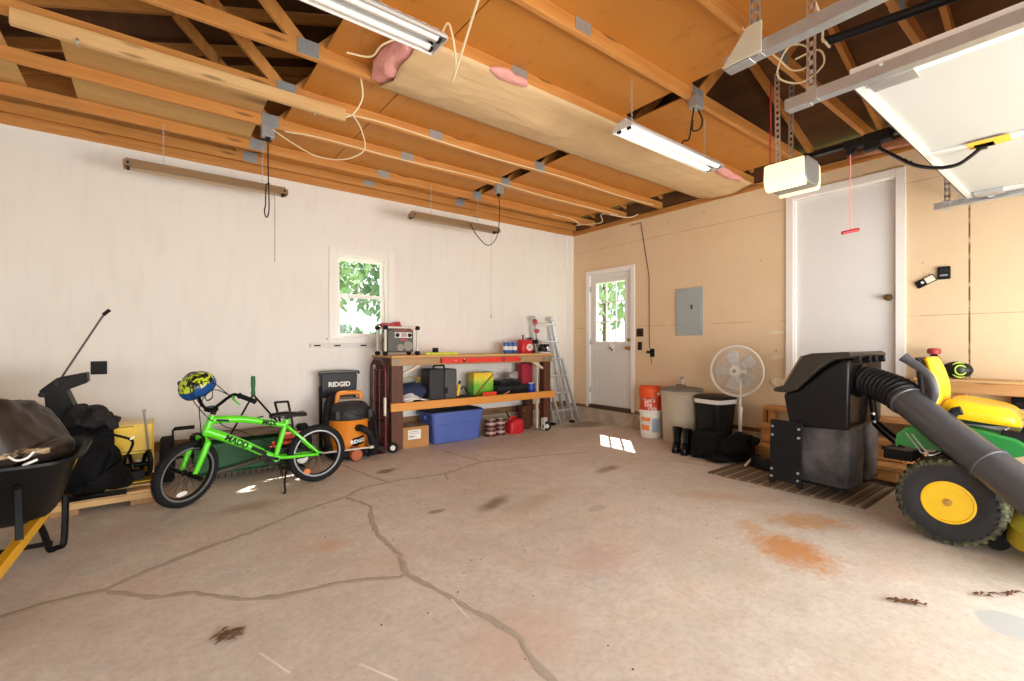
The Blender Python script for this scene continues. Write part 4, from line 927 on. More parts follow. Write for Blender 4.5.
# ---------------------------------------------------------------- shop vacuum
va = thing('shop_vacuum', 'orange and dark grey shop vacuum with a hose beside the workbench', 'vacuum', (1.67, 5.09, 0))
org = mat('vac_orange', 'E58A22', .4, var=.06)
b = MB(); b.lathe([(.165, .05), (.20, .06), (.207, .20), (.214, .40), (.22, .415), (.21, .43)], n=36); dr = b.build('drum', org, va)
b = MB(); b.lathe([(.222, .415), (.226, .43), (.222, .50), (.20, .565), (.15, .60), (.05, .615)], n=36); b.bb((-.19, -.225, .44), (-.15, -.18, .52)); b.bb((.15, -.225, .44), (.19, -.18, .52)); b.build('motor_head', mat('vac_grey', '333335', .45, var=.15), va)
b = MB(); b.tube([(-.13, -.05, .58), (-.12, -.05, .665), (-.09, -.05, .69), (.09, -.05, .69), (.12, -.05, .665), (.13, -.05, .58)], .024, 10, sm=3); b.build('carry_handle', org, va)
b = MB(); b.bb((-.13, -.08, .60), (.13, .08, .63)); b.build('switch_deck', mat('cream_grey', '8C8576', .5), va, bevel=.01)
b = MB(); b.lathe([(.21, .02), (.23, .04), (.23, .085), (.205, .10)], n=30)
for a in (45, 135, 225, 315): a = math.radians(a); b.bb((.21*math.cos(a)-.04, .21*math.sin(a)-.04, .035), (.21*math.cos(a)+.04, .21*math.sin(a)+.04, .085))
b.build('dolly', black_pl, va, bevel=.004)
for a in (45, 135, 225, 315): a = math.radians(a); b = MB(); b.cyl((.24*math.cos(a)-.012, .24*math.sin(a), .03), (.24*math.cos(a)+.012, .24*math.sin(a), .03), .03, n=16); b.build('caster', rubber, va)
b = MB(); b.bb((-.04, -.275, .03), (.04, -.21, .15)); b.cyl((-.0, -.30, .065), (-.0, -.21, .065), .062, n=18); b.build('front_foot', mat('rusty_orange', 'A9562A', .5), va, bevel=.01)
b = MB(); b.prism([(-.21, .62), (.17, .62), (.185, .87), (.16, .90), (-.20, .90), (-.22, .87)], 'y', .21, .29); bp = b.build('tool_caddy', dark_pl, va, bevel=.012)
b = MB(); b.tube([(-.23, .21, .88), (-.20, .20, .905), (.16, .20, .905), (.19, .21, .88)], .016, 8, sm=3); b.build('caddy_rim', mat('caddy_rim', '4B4B4E', .4), bp)
b = MB(); b.tube([(-.21, .25, .06), (-.21, .25, .75)], .018, 8); b.bb((-.22, .20, .04), (.17, .26, .08)); b.tube([(.16, .25, .06), (.16, .25, .75)], .018, 8); b.build('push_frame', black_metal, va)
text('lettering', 'RIDGID', .072, mat('decal_white', 'F3F1EC', .5), bp, (-.02, .2085, .765), (90, 0, 0), bold=.0025)
lp = MB(); lp.surf(lambda u, v: (.2125*math.sin(-.08+.62*u), -.2125*math.cos(-.08+.62*u)+.0, .14+.085*v+.02*u), 8, 1); lp.build('label', ink, dr, solid=.002)
tx = text('lettering', 'RIDGID', .052, mat('decal_white', 'F3F1EC', .5), dr, (0, 0, 0), (0, 0, 0), ext=.0003, bold=.002)
for v in tx.data.vertices:
    a = .23+v.co.x/.2125; r_ = .2145+v.co.z; v.co = Vector((r_*math.sin(a), -r_*math.cos(a), .192+v.co.y+.10*v.co.x))
hose = mat('vac_hose', '1E1D1E', .6, var=.2)
def ribbed(pts, r, m, parent, name='hose', pitch=.014, sm=10, n=10, rat=.84):
    b = MB(); b.tube(pts, r, n, sm=sm); V = b.v; L = len(V)//n; i = 0
    b2 = MB(); P = [sum((V[k*n+j] for j in range(n)), Vector())/n for k in range(L)]
    # resample
    d = [0]
    for k in range(1, L): d.append(d[-1]+(P[k]-P[k-1]).length)
    N = int(d[-1]/(pitch/4)); Q = []; R = []; k = 0
    for q in range(N+1):
        s_ = d[-1]*q/N
        while k < L-2 and d[k+1] < s_: k += 1
        f = (s_-d[k])/max(1e-6, d[k+1]-d[k]); Q.append(P[k].lerp(P[k+1], f)); R.append(r*(1.0, .98, rat, rat)[q % 4])
    b2.tube(Q, R, 14); return b2.build(name, m, parent)
ribbed([(-.10, .12, .66), (-.20, -.0, .60), (-.25, -.08, .45), (-.25, -.10, .25), (-.22, -.14, .10)], .035, hose, va)
ribbed([(.20, .02, .52), (.25, -.08, .42), (.27, -.12, .25), (.255, -.16, .10), (.18, -.25, .05)], .033, hose, va)
b = MB(); b.tube([(.04, -.20, .33), (.06, -.27, .335), (.13, -.29, .28), (.18, -.27, .17), (.22, -.24, .08)], [.036, .036, .034, .034, .036], 12, sm=4); b.build('inlet_elbow', hose, va)
b = MB(); b.tube([(-.05, -.215, .50), (.05, -.225, .46), (.14, -.20, .44), (.18, -.16, .40)], .006, 6, sm=4); b.tube([(.19, .06, .50), (.22, -.1, .40), (.24, -.1, .3)], .006, 6, sm=4); b.build('cord', cordm, va)

# hand truck against the end of the bench
htk = thing('hand_truck', 'maroon hand truck standing against the left end of the workbench', 'hand truck', (2.045, 5.17, 0))
mar = mat('maroon_paint', '5C1B22', .4, .2, var=.15)
b = MB(); b.tube([(0, -.21, .05), (0, -.21, .88), (0, -.18, .98), (0, -.08, 1.04), (0, .08, 1.04), (0, .18, .98), (0, .21, .88), (0, .21, .05)], .015, 10, sm=3)
for z in (.15, .35, .55, .75, .92): b.beam((0, -.21, z), (0, .21, z), .03, .008, (0, 0, 1))
b.tube([(-.012, -.07, .12), (-.012, -.07, .92)], .012, 8); b.tube([(-.012, .07, .12), (-.012, .07, .92)], .012, 8); b.build('frame', mar, htk)
b = MB(); b.bb((-.16, -.22, .0), (.0, .22, .008)); b.build('nose_plate', mar, htk, bevel=.002)
for s_ in (-1, 1):
    b = MB(); b.torus((.045 if s_ > 0 else .07, s_*.25, .06), .042, .018, (.35, 1, 0), 24, 10); w_ = b.build('wheel', rubber, htk)
    b = MB(); b.lathe([(.028, -.016), (.03, 0), (.028, .016)], (.045 if s_ > 0 else .07, s_*.25, .06), 20, (.35, 1, 0)); b.build('hub', mat('hub_white', 'D8D4CB', .5), w_)
b = MB(); b.cyl((.05, -.25, .06), (.045, .25, .06), .009); b.beam((.045, -.22, .06), (0, -.21, .13), .02, .01); b.beam((.045, .22, .06), (0, .21, .13), .02, .01); b.build('axle', mar, htk)
b = MB(); b.bb((-.02, -.235, .42), (.0, -.205, .62)); b.build('paper_tag', mat('tag_white', 'E8E2D8', .7), htk)
# ---------------------------------------------------------------- workbench
dkw = wood('stained_brown_wood', '4A2818', '6A3B24', 'z', .6); org_w = wood('orange_stained_board', 'D98A34', 'E8A24C', 'x', .55, True, .6)
wbn = thing('workbench', 'long wooden workbench with brown posts and an orange shelf board', 'workbench', (3.30, 5.18, 0))
X0, X1 = -1.21, 1.215
MB().bb((X0, -.285, 1.06), (X1, .285, 1.085)).build('top', wood('plywood_top', 'C99655', 'DDB077', 'x', .6, True, .3), wbn, bevel=.003)
MB().bb((X0+.01, -.275, .97), (X1-.01, -.237, 1.058)).build('front_apron', wood('weathered_board', '9B7A55', 'BE9A6C', 'x'), wbn, bevel=.003)
MB().bb((X0+.01, .235, .97), (X1-.01, .273, 1.058)).build('rear_apron', stud, wbn, bevel=.003)
for x in (X0+.005, X1-.043): MB().bb((x, -.236, .97), (x+.038, .234, 1.058)).build('end_apron', dkw, wbn, bevel=.003)
for x, w in ((X0+.02, .14), (X1-.135, .125)): MB().bb((x, -.236, .03), (x+w, -.14, 1.058)).build('leg', dkw, wbn, bevel=.005)
for x, w in ((X0+.02, .12), (X1-.155, .13)): MB().bb((x, .14, .0), (x+w, .234, 1.058)).build('leg', dkw, wbn, bevel=.005)
MB().bb((X0, -.275, .46), (X1+.035, -.237, .552)).build('shelf_board', org_w, wbn, bevel=.003)
MB().bb((X0+.02, -.236, .50), (X1-.02, .27, .525)).build('shelf', mat('dark_shelf', '4A3528', .7, var=.3), wbn, bevel=.002)
MB().bb((X0+.02, .235, .44), (X1-.02, .273, .50)).build('rear_rail', stud, wbn, bevel=.003)
for P_ in (((-1.06, -.2, .86), (-.80, -.2, .985)), ((.88, -.2, .975), (1.17, -.2, .83))):
    b = MB(); b.beam(*P_, .03, .035, (0, 1, 0)); b.build('diagonal_brace', mat('brace_wood', 'D6C7AB', .7), wbn, bevel=.003)
MB().bb((.985, -.19, .03), (1.015, -.16, .97)).build('pale_strut', mat('brace_wood', 'D6C7AB', .7), wbn, bevel=.003)
for x in (X0+.06, X1-.17, X1-.06):
    b = MB(); b.bb((x-.025, -.279, .99), (x+.025, -.275, 1.04))
    for dx in (-.015, .015):
        for z in (1.0, 1.03): b.cyl((x+dx, -.285, z), (x+dx, -.278, z), .006, n=8)
    b.build('bracket', mat('dull_zinc', '8A8880', .55, .3), wbn, smooth=False)
b = MB(); b.torus((1.075, -.30, .066), .045, .02, (.35, 1, 0), 22, 8); cs = b.build('caster', rubber, wbn); b = MB(); b.lathe([(.03, -.016), (.03, .016)], (1.075, -.30, .066), 16, (.35, 1, 0)); b.build('caster_hub', mat('hub_white', 'D8D4CB', .5), cs)
b = MB(); b.bb((1.02, -.31, .02), (1.035, -.24, .18)); b.bb((1.02, -.265, .12), (1.12, -.24, .18)); b.build('caster_plate', mat('hub_white', 'D8D4CB', .5), wbn, bevel=.003)
TZ_ = 1.0855; SZ = .5255
lv = thing('spirit_level', 'long red spirit level fixed along the front edge of the workbench', 'level', (3.30, 4.903, 1.017))
MB().bb((-.60, -.026, -.031), (.60, .0, .031)).build('body', mat('level_red', 'DE3A2C', .4), lv, bevel=.003)
for x, w in ((-.30, .04), (.30, .04), (-.60, .012), (.588, .012)):
    MB().bb((x, -.0275, -.018), (x+w, -.0255, .018)).build('window', black_pl, lv, smooth=False)
b = MB(); b.cyl((-.28, -.029, .01), (-.28, -.026, .01), .009, n=12); b.cyl((.32, -.029, .0), (.32, -.026, .0), .009, n=12); b.cyl((-.4, -.029, .0), (-.4, -.026, .0), .008, n=12); b.build('bolt', steel, lv)
# jobsite radio
ra = thing('jobsite_radio', 'boxy black jobsite radio with pale roll cage on the bench end', 'radio', (2.245, 5.10, TZ_))
MB().bb((-.155, -.09, .035), (.165, .09, .30)).build('cabinet', mat('radio_grey', '4E4D48', .5, var=.25), ra, bevel=.015)
b = MB()
for x in (-.19, .20):
    for y in (-.115, .115): b.cyl((x, y, .03), (x, y, .315), .014, n=10)
for y in (-.115, .115): b.cyl((-.19, y, .318), (.20, y, .318), .012, n=10)
b.build('roll_cage', mat('cage_white', 'DAD6CC', .45), ra)
for x in (-.19, .20):
    for y in (-.115, .115):
        for z in (.025, .315): b = MB(); b.sph((x, y, z), (.032, .032, .027), 12, 8); b.build('corner_guard', black_pl, ra)
MB().bb((-.07, -.097, .20), (.14, -.088, .265)).build('face_plate', mat('cage_white', 'DAD6CC', .45), ra, bevel=.004)
MB().bb((.01, -.101, .212), (.075, -.096, .256)).build('display', mat('radio_display', 'B08A86', .3), ra, bevel=.002)
for x in (-.04, .11): b = MB(); b.lathe([(.023, 0), (.021, .018), (.001, .02)], (x, -.097, .232), 16, (0, -1, 0)); b.build('knob', black_pl, ra)
b = MB(); b.bb((-.09, -.098, .285), (.15, -.088, .292)); b.bb((-.0, -.1, .17), (.08, -.09, .185)); b.build('red_trim', red_pl, ra)
b = MB(); b.lathe([(.055, 0), (.055, .006), (.04, .008), (.012, .004)], (.095, -.09, .11), 22, (0, -1, 0)); b.lathe([(.04, 0), (.04, .006), (.01, .003)], (-.0, -.09, .09), 22, (0, -1, 0)); b.build('speaker_grille', mat('grille_grey', '8D887C', .5), ra)
b = MB(); b.lathe([(.045, 0), (.045, .008), (.03, .01)], (-.155, -.02, .11), 20, (-1, 0, 0)); b.bb((-.16, -.05, .2), (-.152, .05, .26)); b.build('side_controls', mat('grille_grey', '8D887C', .5), ra)
b = MB(); b.sph((-.08, 0, .345), (.13, .09, .03), 22, 10); b.sph((-.0, .02, .36), (.05, .05, .035), 14, 8); tag(b.build('red_cloth', mat('red_cloth', 'C64A5B', .9, var=.2), loc=(2.245, 5.10, TZ_), noise=(.025, 12, 2)), 'faded red cloth lying on top of the jobsite radio', 'cloth')
o = thing('battery_block', 'small black tool battery standing on the bench top beside the radio', 'battery', (2.715, 5.05, TZ_)); MB().bb((-.045, -.035, 0), (.045, .035, .03)).build('base', black_pl, o, bevel=.004); MB().bb((-.025, -.03, .03), (.03, .03, .085)).build('body', black_pl, o, bevel=.005); b = MB(); b.bb((-.12, -.02, 0), (-.05, .02, .012)); b.build('foot', dark_pl, o)
o = thing('torpedo_level', 'yellow green level lying flat near the left end of the bench top', 'level', (2.75, 4.955, TZ_), 1); MB().bb((-.22, -.014, 0), (.22, .014, .03)).build('body', mat('lime_yellow', 'C9D12C', .4), o, bevel=.003)
for x in (-.15, 0, .15): b = MB(); b.cyl((x, -.0145, .016), (x, .0145, .016), .009, n=12); b.build('vial', mat('vial', '8FA32A', .2), o)
blu = mat('can_blue', '3F66A8', .4, .1); whc = mat('label_white', 'E9E7E3', .5)
def can(name, label, cat, loc, r, h_, body, band, lid, group=None, bz=(.25, .75)):
    t_ = thing(name, label, cat, loc, 0, group)
    b = MB(); b.lathe([(r*.94, 0), (r, .004), (r, h_-.012), (r*.96, h_-.004)], n=22); b.build('body', body, t_)
    b = MB(); b.lathe([(r+.0008, h_*bz[0]), (r+.001, h_*bz[0]+.001), (r+.001, h_*bz[1]-.001), (r+.0008, h_*bz[1])], n=22, cap=False); b.build('label', band, t_)
    b = MB(); b.lathe([(r*.97, h_-.006), (r*.9, h_+.004), (r*.3, h_+.005)], n=22); b.build('lid', lid, t_)
    return t_
cg = ['left of the three blue and white cans standing on the bench by the red canister', 'middle of the three blue and white cans standing on the bench by the red canister', 'right of the three blue and white cans, touching the red canister']
for i in range(3): can('drink_can', cg[i], 'can', (3.86+.076*i, 5.15+.01*(i % 2), TZ_), .036, .16, blu, whc, steel, 'blue and white cans on the bench', (.3, .62))
rc = thing('red_canister', 'red plastic coffee canister with white label on the right half of the bench top', 'canister', (4.20, 5.15, TZ_)); rc.scale = (1.22, 1.1, 1.22)
b = MB(); b.rings([rr(0, 0, .085, .065, z, .6, 28) if True else 0 for z in (0,)]+[rr(0, 0, .09, .07, .01, .6, 28), rr(0, 0, .09, .07, .125, .6, 28), rr(0, 0, .08, .06, .14, .6, 28)]); b.build('body', red_pl, rc)
b = MB(); b.rings([rr(0, 0, .084, .064, .14, .6, 28), rr(0, 0, .086, .066, .143, .6, 28), rr(0, 0, .084, .064, .157, .6, 28), rr(0, 0, .05, .04, .16, .6, 28)]); b.build('lid', red_pl, rc)
b = MB(); b.lathe([(.001, 0), (.042, .0), (.042, .002), (.001, .003)], (.02, -.0695, .07), 20, (0, -1, 0), sc=(1.1, .95)); b.build('label', whc, rc)
text('lettering', '11', .05, red_pl, rc, (.02, -.0735, .07), (90, 0, 0), bold=.002)
b = MB(); b.cyl((-.03, 0, .155), (-.03, 0, .20), .008); b.cyl((-.03, 0, .20), (-.03, 0, .21), .014); b.build('spout', black_pl, rc)
def drill(label, loc, rz):
    t_ = thing('cordless_drill', label, 'drill', loc, rz, 'power tools at the bench end')
    b = MB(); b.tube([(-.07, 0, .165), (-.06, 0, .165), (.05, 0, .165), (.075, 0, .165)], [.02, .032, .03, .022], 12); b.build('motor', dark_pl, t_)
    b = MB(); b.lathe([(.022, 0), (.02, .02), (.014, .045), (.004, .05)], (.075, 0, .165), 14, (1, 0, 0)); b.build('chuck', steel, t_)
    b = MB(); b.tube([(-.03, 0, .15), (-.045, 0, .09), (-.05, 0, .05)], [.021, .018, .02], 10); b.build('grip', black_pl, t_)
    MB().bb((-.10, -.035, 0), (.01, .035, .05)).build('battery', black_pl, t_, bevel=.006)
    return t_
drill('upright black cordless drill at the right end of the bench top beside the red canister', (4.37, 5.16, TZ_), -60)
o = thing('angle_grinder', 'black and silver power tool lying at the very end of the bench top', 'grinder', (4.41, 4.99, TZ_), 15, 'power tools at the bench end')
b = MB(); b.tube([(-.10, 0, .05), (-.02, 0, .055), (.06, 0, .055)], [.028, .033, .036], 12); b.build('body', dark_pl, o); b = MB(); b.lathe([(.02, -.02), (.045, -.015), (.045, .04), (.02, .06)], (.09, 0, .055), 16, (0, 0, 1)); b.build('gear_head', steel, o); b = MB(); b.lathe([(.055, 0), (.06, .004), (.055, .008)], (.09, 0, .02), 22, (0, 0, 1)); b.bb((.03, -.04, .09), (.09, .04, .13)); b.build('guard', black_pl, o)
b = MB(); b.sph((-.09, -.02, .09), (.035, .03, .05), 12, 8); b.build('switch_body', black_pl, o)
o = thing('stacked_clamp', 'dark clamp head standing upright behind the tools at the bench end', 'clamp', (4.43, 5.32, TZ_)); MB().bb((-.012, -.012, 0), (.012, .012, .23)).build('bar', dark_pl, o, bevel=.003); b = MB(); b.bb((-.045, -.02, .17), (.035, .02, .22)); b.bb((-.05, -.02, .09), (.0, .02, .13)); b.build('jaw', black_pl, o, bevel=.006); b = MB(); b.cyl((-.06, 0, 0), (-.06, 0, .09), .022); b.build('handle', black_pl, o)

# ---- on the shelf
b = MB(); b.sph((0, 0, .115), (.17, .12, .11), 26, 12, pw=.8); tag(b.build('navy_cloth', mat('navy_fabric', '2C3350', .9, var=.25), loc=(2.47, 5.18, SZ), noise=(.035, 9, 5)), 'crumpled navy cloth heaped at the left end of the shelf', 'cloth')
for i, (dx, dy, rz, l_) in enumerate([(0, 0, 8, 'creased white paper bag at the left end of the shelf, bottom of the pile'), (.01, .01, -12, 'creased white paper lying on top of the white paper bag on the shelf')]):
    b = MB(); b.surf(lambda u, v, k=i: (-.16+.32*u, -.05+.19*v, .006+.012*k+(.15-.02*k)*max(0, 1-abs(u-.45+.15*k)*1.9)*(v*.75+.25)+.012*NZ.noise((u*7+k*3, v*6, k))), 16, 12); o = b.build('paper_bag', mat('paper', 'F3F1EC', .8, var=.03), loc=(2.44+dx, 5.02+dy, SZ+.008), solid=.004, ang=25); o.rotation_euler[2] = math.radians(rz); tag(o, l_, 'paper')
o = thing('tool_case', 'tall dark grey tool case on the shelf beside the navy cloth', 'case', (2.81, 5.15, SZ)); o.scale = (1.3, 1.1, 1.42)
b = MB(); b.bb((-.14, -.11, 0), (.02, .11, .275)); b.build('left_half', mat('case_grey', '3A393B', .5), o, bevel=.016); b = MB(); b.bb((.022, -.11, 0), (.155, .11, .27)); b.build('right_half', mat('case_grey_light', '4A494B', .5), o, bevel=.016)
b = MB(); b.tube([(-.05, 0, .27), (-.045, 0, .298), (.055, 0, .298), (.06, 0, .27)], .010, 8, sm=3); b.build('handle', black_pl, o); MB().bb((.02, -.118, .06), (.05, -.108, .11)).build('latch', black_pl, o, bevel=.003)
o = thing('grease_gun', 'yellow and black grease gun lying on the shelf beside the dark tool case', 'tool', (3.11, 5.06, SZ), -10); o.scale = (1, 1, 1.2)
b = MB(); b.cyl((-.075, 0, .03), (-.04, .02, .15), .022, n=14); b.build('barrel', yellow, o); b = MB(); b.cyl((-.042, .02, .14), (-.03, .025, .185), .016, n=12); b.tube([(-.03, .0, .10), (.03, .0, .13), (.05, -.01, .06)], .008, 8, sm=4); b.build('head', black_pl, o); b = MB(); b.tube([(.02, 0, .11), (.05, -.01, .08), (.10, -.03, .03), (.17, -.03, .014)], .007, 8, sm=4); b.build('hose', rubber, o)
b = MB(); b.tube([(-.05, -.02, .02), (.1, -.04, .02)], .02, 8); b.build('nozzle', dark_pl, o)
o = thing('detergent_tub', 'bright green and yellow carton on the shelf behind the red stapler', 'carton', (3.48, 5.20, SZ)); o.scale = (1.25, 1, 1.45)
gt = NT('carton_print'); o_ = gt.xyz(); n = gt.noise(14, detail=4)
cc = gt.ramp(gt.math('MULTIPLY_ADD', n, .35, gt.math('MULTIPLY', o_[2], 3.6)), [(.0, hexc('4FA62A')), (.55, hexc('7CC43A')), (.72, hexc('D8E04A')), (.80, hexc('F0D838')), (.95, hexc('F3C62E'))])
st_ = gt.math('LESS_THAN', gt.math('ABSOLUTE', gt.math('SUBTRACT', gt.math('MULTIPLY_ADD', o_[0], .8, .10), o_[2])), .012)
gt_m = gt.done(gt.mix(st_, cc, hexc('8B5A2A')), .45)
MB().bb((-.125, -.07, 0), (.0, .07, .215)).build('carton_half', gt_m, o, bevel=.006); MB().bb((.0015, -.07, 0), (.125, .07, .215)).build('carton_half', gt_m, o, bevel=.006)
MB().bb((.05, -.06, .2155), (.115, .06, .221)).build('blue_flap', mat('carton_blue', '7FA9B8', .5), o)
o = thing('red_stapler', 'red tool lying at the front of the shelf below the green carton', 'tool', (3.47, 4.99, SZ), 3); MB().bb((-.11, -.022, .0), (.11, .022, .068)).build('body', mat('stapler_red', 'E2452A', .4), o, bevel=.008); b = MB(); b.tube([(.10, 0, .055), (.15, 0, .07), (.20, .01, .05)], .016, 8, sm=3); b.build('handle', black_pl, o); MB().bb((-.14, -.018, 0), (-.10, .018, .028)).build('nose', black_pl, o, bevel=.004)
for i, (dx, dz, w, h_, l_) in enumerate([(0, 0, .25, .13, 'black plastic case on the shelf, bottom of the two stacked cases'), (-.03, .131, .19, .07, 'thin black plastic case on the shelf, topmost of the two stacked cases')]):
    o = thing('drill_case', l_, 'case', (3.88+dx, 5.13, SZ+dz), 4*i, 'black cases on the shelf'); MB().bb((-w, -.12, 0), (w, .12, h_*.5-.001)).build('lower_shell', black_pl, o, bevel=.008); MB().bb((-w, -.12, h_*.5), (w, .12, h_)).build('lid', dark_pl, o, bevel=.008); MB().bb((-.03, -.128, h_*.3), (.03, -.119, h_*.7)).build('latch', black_pl, o, bevel=.002)
b = MB(); b.sph((0, 0, .05), (.10, .09, .06), 22, 12); tag(b.build('plastic_bag', mat('clear_grey_bag', 'B9B2AC', .25, var=.2), loc=(4.0, 5.19, SZ+.2), noise=(.05, 14, 7)), 'crumpled pale plastic bag on top of the stacked black cases', 'bag')
b = MB(); b.beam((3.66, 4.96, SZ+.012), (3.80, 4.99, SZ+.055), .02, .01); tag(b.build('paint_stick', pine), 'short wooden stick lying at the front of the shelf by the black cases', 'stick')
o = thing('red_box', 'tall red folder box standing at the right end of the shelf', 'box', (4.29, 5.26, SZ)); o.scale = (1.4, 1, 1.36); MB().bb((-.07, -.06, 0), (.07, .06, .30)).build('box_body', mat('crimson_board', 'B42A42', .55), o, bevel=.003); MB().bb((-.072, -.062, .27), (.072, .062, .303)).build('box_lid', mat('crimson_board', 'B42A42', .55), o, bevel=.003)
for i, l_ in enumerate(('blue spray can at the right end of the shelf, nearer the red box', 'blue spray can at the right end of the shelf, nearer the brown post')): can('blue_can', l_, 'can', (4.235+.088*i, 5.06+.02*i, SZ), .042, .14, mat('deep_blue', '2546B0', .35), blu, whc, 'blue cans at the shelf end', (.4, .6))
b = MB(); b.tube([(2.30, 5.25, SZ+.22), (2.45, 5.2, SZ+.29), (2.6, 5.22, SZ+.27), (2.52, 5.28, SZ+.2), (2.66, 5.3, SZ+.3), (2.75, 5.25, SZ+.33)], .008, 6, sm=5); 
tag(b.build('coiled_cord', mat('yellow_cord', 'B59A3C', .6)), 'coiled yellowish cord over the navy cloth at the left end of the shelf', 'cord')
# ---- below the shelf
card = mat('cardboard', 'B4834E', .8, var=.08)
o = thing('cardboard_box', 'closed cardboard box with a white label on the floor at the bench corner', 'box', (2.455, 5.16, 0), -2)
MB().bb((-.165, -.13, 0), (.165, .13, .24)).build('carton_body', card, o, bevel=.003); b = MB(); b.bb((-.165, -.129, .2405), (-.001, .129, .244)); b.bb((.001, -.129, .2405), (.165, .129, .244)); b.build('flaps', card, o); MB().bb((-.10, -.1315, .10), (.06, -.1302, .21)).build('shipping_label', whc, o, smooth=False); b = MB(); b.bb((-.09, -.1322, .185), (.03, -.1316, .192)); b.bb((-.09, -.1322, .165), (.04, -.1316, .17)); b.bb((-.09, -.1322, .125), (-.02, -.1316, .14)); b.build('printed_lines', mat('print_grey', '9A948C', .7), o, smooth=False)
MB().bb((-.02, -.132, .2406), (.02, .132, .2445)).build('tape', mat('packing_tape', 'A98257', .3), o, smooth=False)
o = thing('storage_tote', 'blue plastic storage tote with a dark lid on the floor under the bench', 'tote', (3.02, 5.205, 0)); o.scale = (1.06, .95, 1.14)
tb = mat('tote_blue', '4F65AE', .45, var=.06)
b = MB(); b.rings([rr(0, 0, .30, .185, 0, .22), rr(0, 0, .315, .20, .01, .22), rr(0, 0, .335, .215, .20, .22), rr(0, 0, .342, .222, .205, .22), rr(0, 0, .352, .23, .315, .22)]); b.build('tub', tb, o)
b = MB(); b.rings([rr(0, 0, .366, .243, .30, .22), rr(0, 0, .37, .247, .32, .22), rr(0, 0, .362, .24, .335, .22)]); b.build('rim', tb, o)
b = MB(); b.rings([rr(0, 0, .350, .228, .336, .22), rr(0, 0, .345, .223, .346, .22), rr(0, 0, .25, .15, .342, .22)]); b.build('lid', mat('tote_lid', '24263A', .5), o)
for s_ in (-1, 1): MB().bb((s_*.365-.012, -.06, .26), (s_*.365+.012, .06, .30)).build('handle', tb, o, bevel=.006)
qr = mat('can_maroon', '5A1D1A', .4); i = 0
for k, (x, y, z, l_) in enumerate([(3.53, 5.05, 0, 'maroon paint can on the floor, lower left of the four stacked beside the blue tote'), (3.53, 5.05, .117, 'maroon paint can stacked upper left of the four beside the blue tote'), (3.69, 5.055, 0, 'maroon paint can on the floor, lower one next to the red gas can'), (3.69, 5.055, .117, 'maroon paint can, upper one next to the red gas can')]):
    can('paint_can', l_, 'can', (x, y, z), .073, .108, qr, mat('can_label', 'B9A79B', .5, var=.5, scale=60), mat('can_lid', 'C9B9AA', .4, .4), 'maroon cans under the bench', (.35, .6))
o = thing('gas_can', 'small red plastic gas can on the floor beside the paint cans', 'gas can', (3.93, 5.05, 0), -4); o.scale = (1.2, 1.1, 1.15)
b = MB(); b.rings([rr(0, 0, .085, .075, 0, .5, 28), rr(0, 0, .095, .083, .012, .5, 28), rr(0, 0, .095, .083, .13, .5, 28), rr(.01, 0, .07, .06, .165, .6, 28), rr(.02, 0, .03, .03, .175, .8, 28)]); b.build('body', red_pl, o)
b = MB(); b.tube([(-.06, 0, .14), (-.05, 0, .185), (.0, 0, .19), (.03, 0, .165)], .014, 8, sm=3); b.build('handle', red_pl, o); b = MB(); b.cyl((-.045, 0, .145), (-.10, .02, .26), .013, .009, n=10); b.cyl((.03, 0, .17), (.03, 0, .19), .02); b.build('spout', black_pl, o); b = MB(); b.beam((-.05, -.084, .05), (.05, -.084, .12), .016, .006, (0, 1, 0)); b.beam((-.05, -.084, .12), (.05, -.084, .05), .016, .006, (0, 1, 0)); b.build('embossing', red_pl, o)
o = thing('wood_offcut', 'short brown stained post offcut standing under the right end of the bench', 'post', (4.23, 5.19, 0), 4); MB().bb((-.085, -.05, 0), (.08, .05, .335)).build('block', dkw, o, bevel=.006); b = MB(); b.cyl((-.045, -.054, .27), (-.045, -.049, .27), .014, n=12); b.build('bolt', brass, o)

# ---------------------------------------------------------------- folding ladder
la = thing('folding_ladder', 'aluminium folding ladder leaning in the corner past the workbench', 'ladder', (4.97, 5.13, 0))
top_l, top_r, bot_l, bot_r = Vector((-.45, .22, 1.60)), Vector((-.10, .22, 1.60)), Vector((-.21, .04, .02)), Vector((.19, .04, .02))
for a, c in ((bot_l, top_l), (bot_r, top_r)):
    b = MB(); b.beam(a, c, .028, .065, (0, 1, 0)); b.build('side_rail', alum, la, bevel=.003)
    off = Vector((.055, -.045, 0)) if a is bot_r else Vector((.05, -.045, 0)); b = MB(); b.beam(a+off+Vector((.02, -.03, 0)), a.lerp(c, .62)+off*.6, .026, .055, (0, 1, 0)); b.build('inner_rail', alum, la, bevel=.003)
    b = MB(); b.beam(a+Vector((-.06, .12, 0)), a.lerp(c, .93)+Vector((-.01, .05, 0)), .026, .055, (0, 1, 0)); b.build('rear_rail', alum, la, bevel=.003)
    b = MB(); b.box(a+Vector((0, 0, .0)), (.05, .08, .04)); b.build('foot', black_pl, la, bevel=.006)
for i in range(6):
    f = .12+.165*i; p, q = bot_l.lerp(top_l, f), bot_r.lerp(top_r, f); e = (q-p).normalized()*.03; o_ = Vector((0, -.045, 0)); b = MB(); b.beam(p+o_-e, q+o_+e, .05, .03, (0, 0, 1)); b.build('rung', alum, la, bevel=.006)
for c in (top_l, top_r): b = MB(); b.lathe([(.04, -.035), (.045, 0), (.04, .035)], c, 18, (1, 0, 0)); b.lathe([(.022, -.05), (.022, .05)], c, 12, (1, 0, 0)); b.build('hinge', alum, la)
b = MB(); b.sph(top_l+Vector((.0, -.055, -.06)), (.045, .03, .05), 14, 8); b.sph(top_l+Vector((.03, -.055, -.19)), (.05, .03, .03), 14, 8); b.build('red_lock', mat('lock_red', 'B8474F', .5), la, noise=(.012, 20, 2))
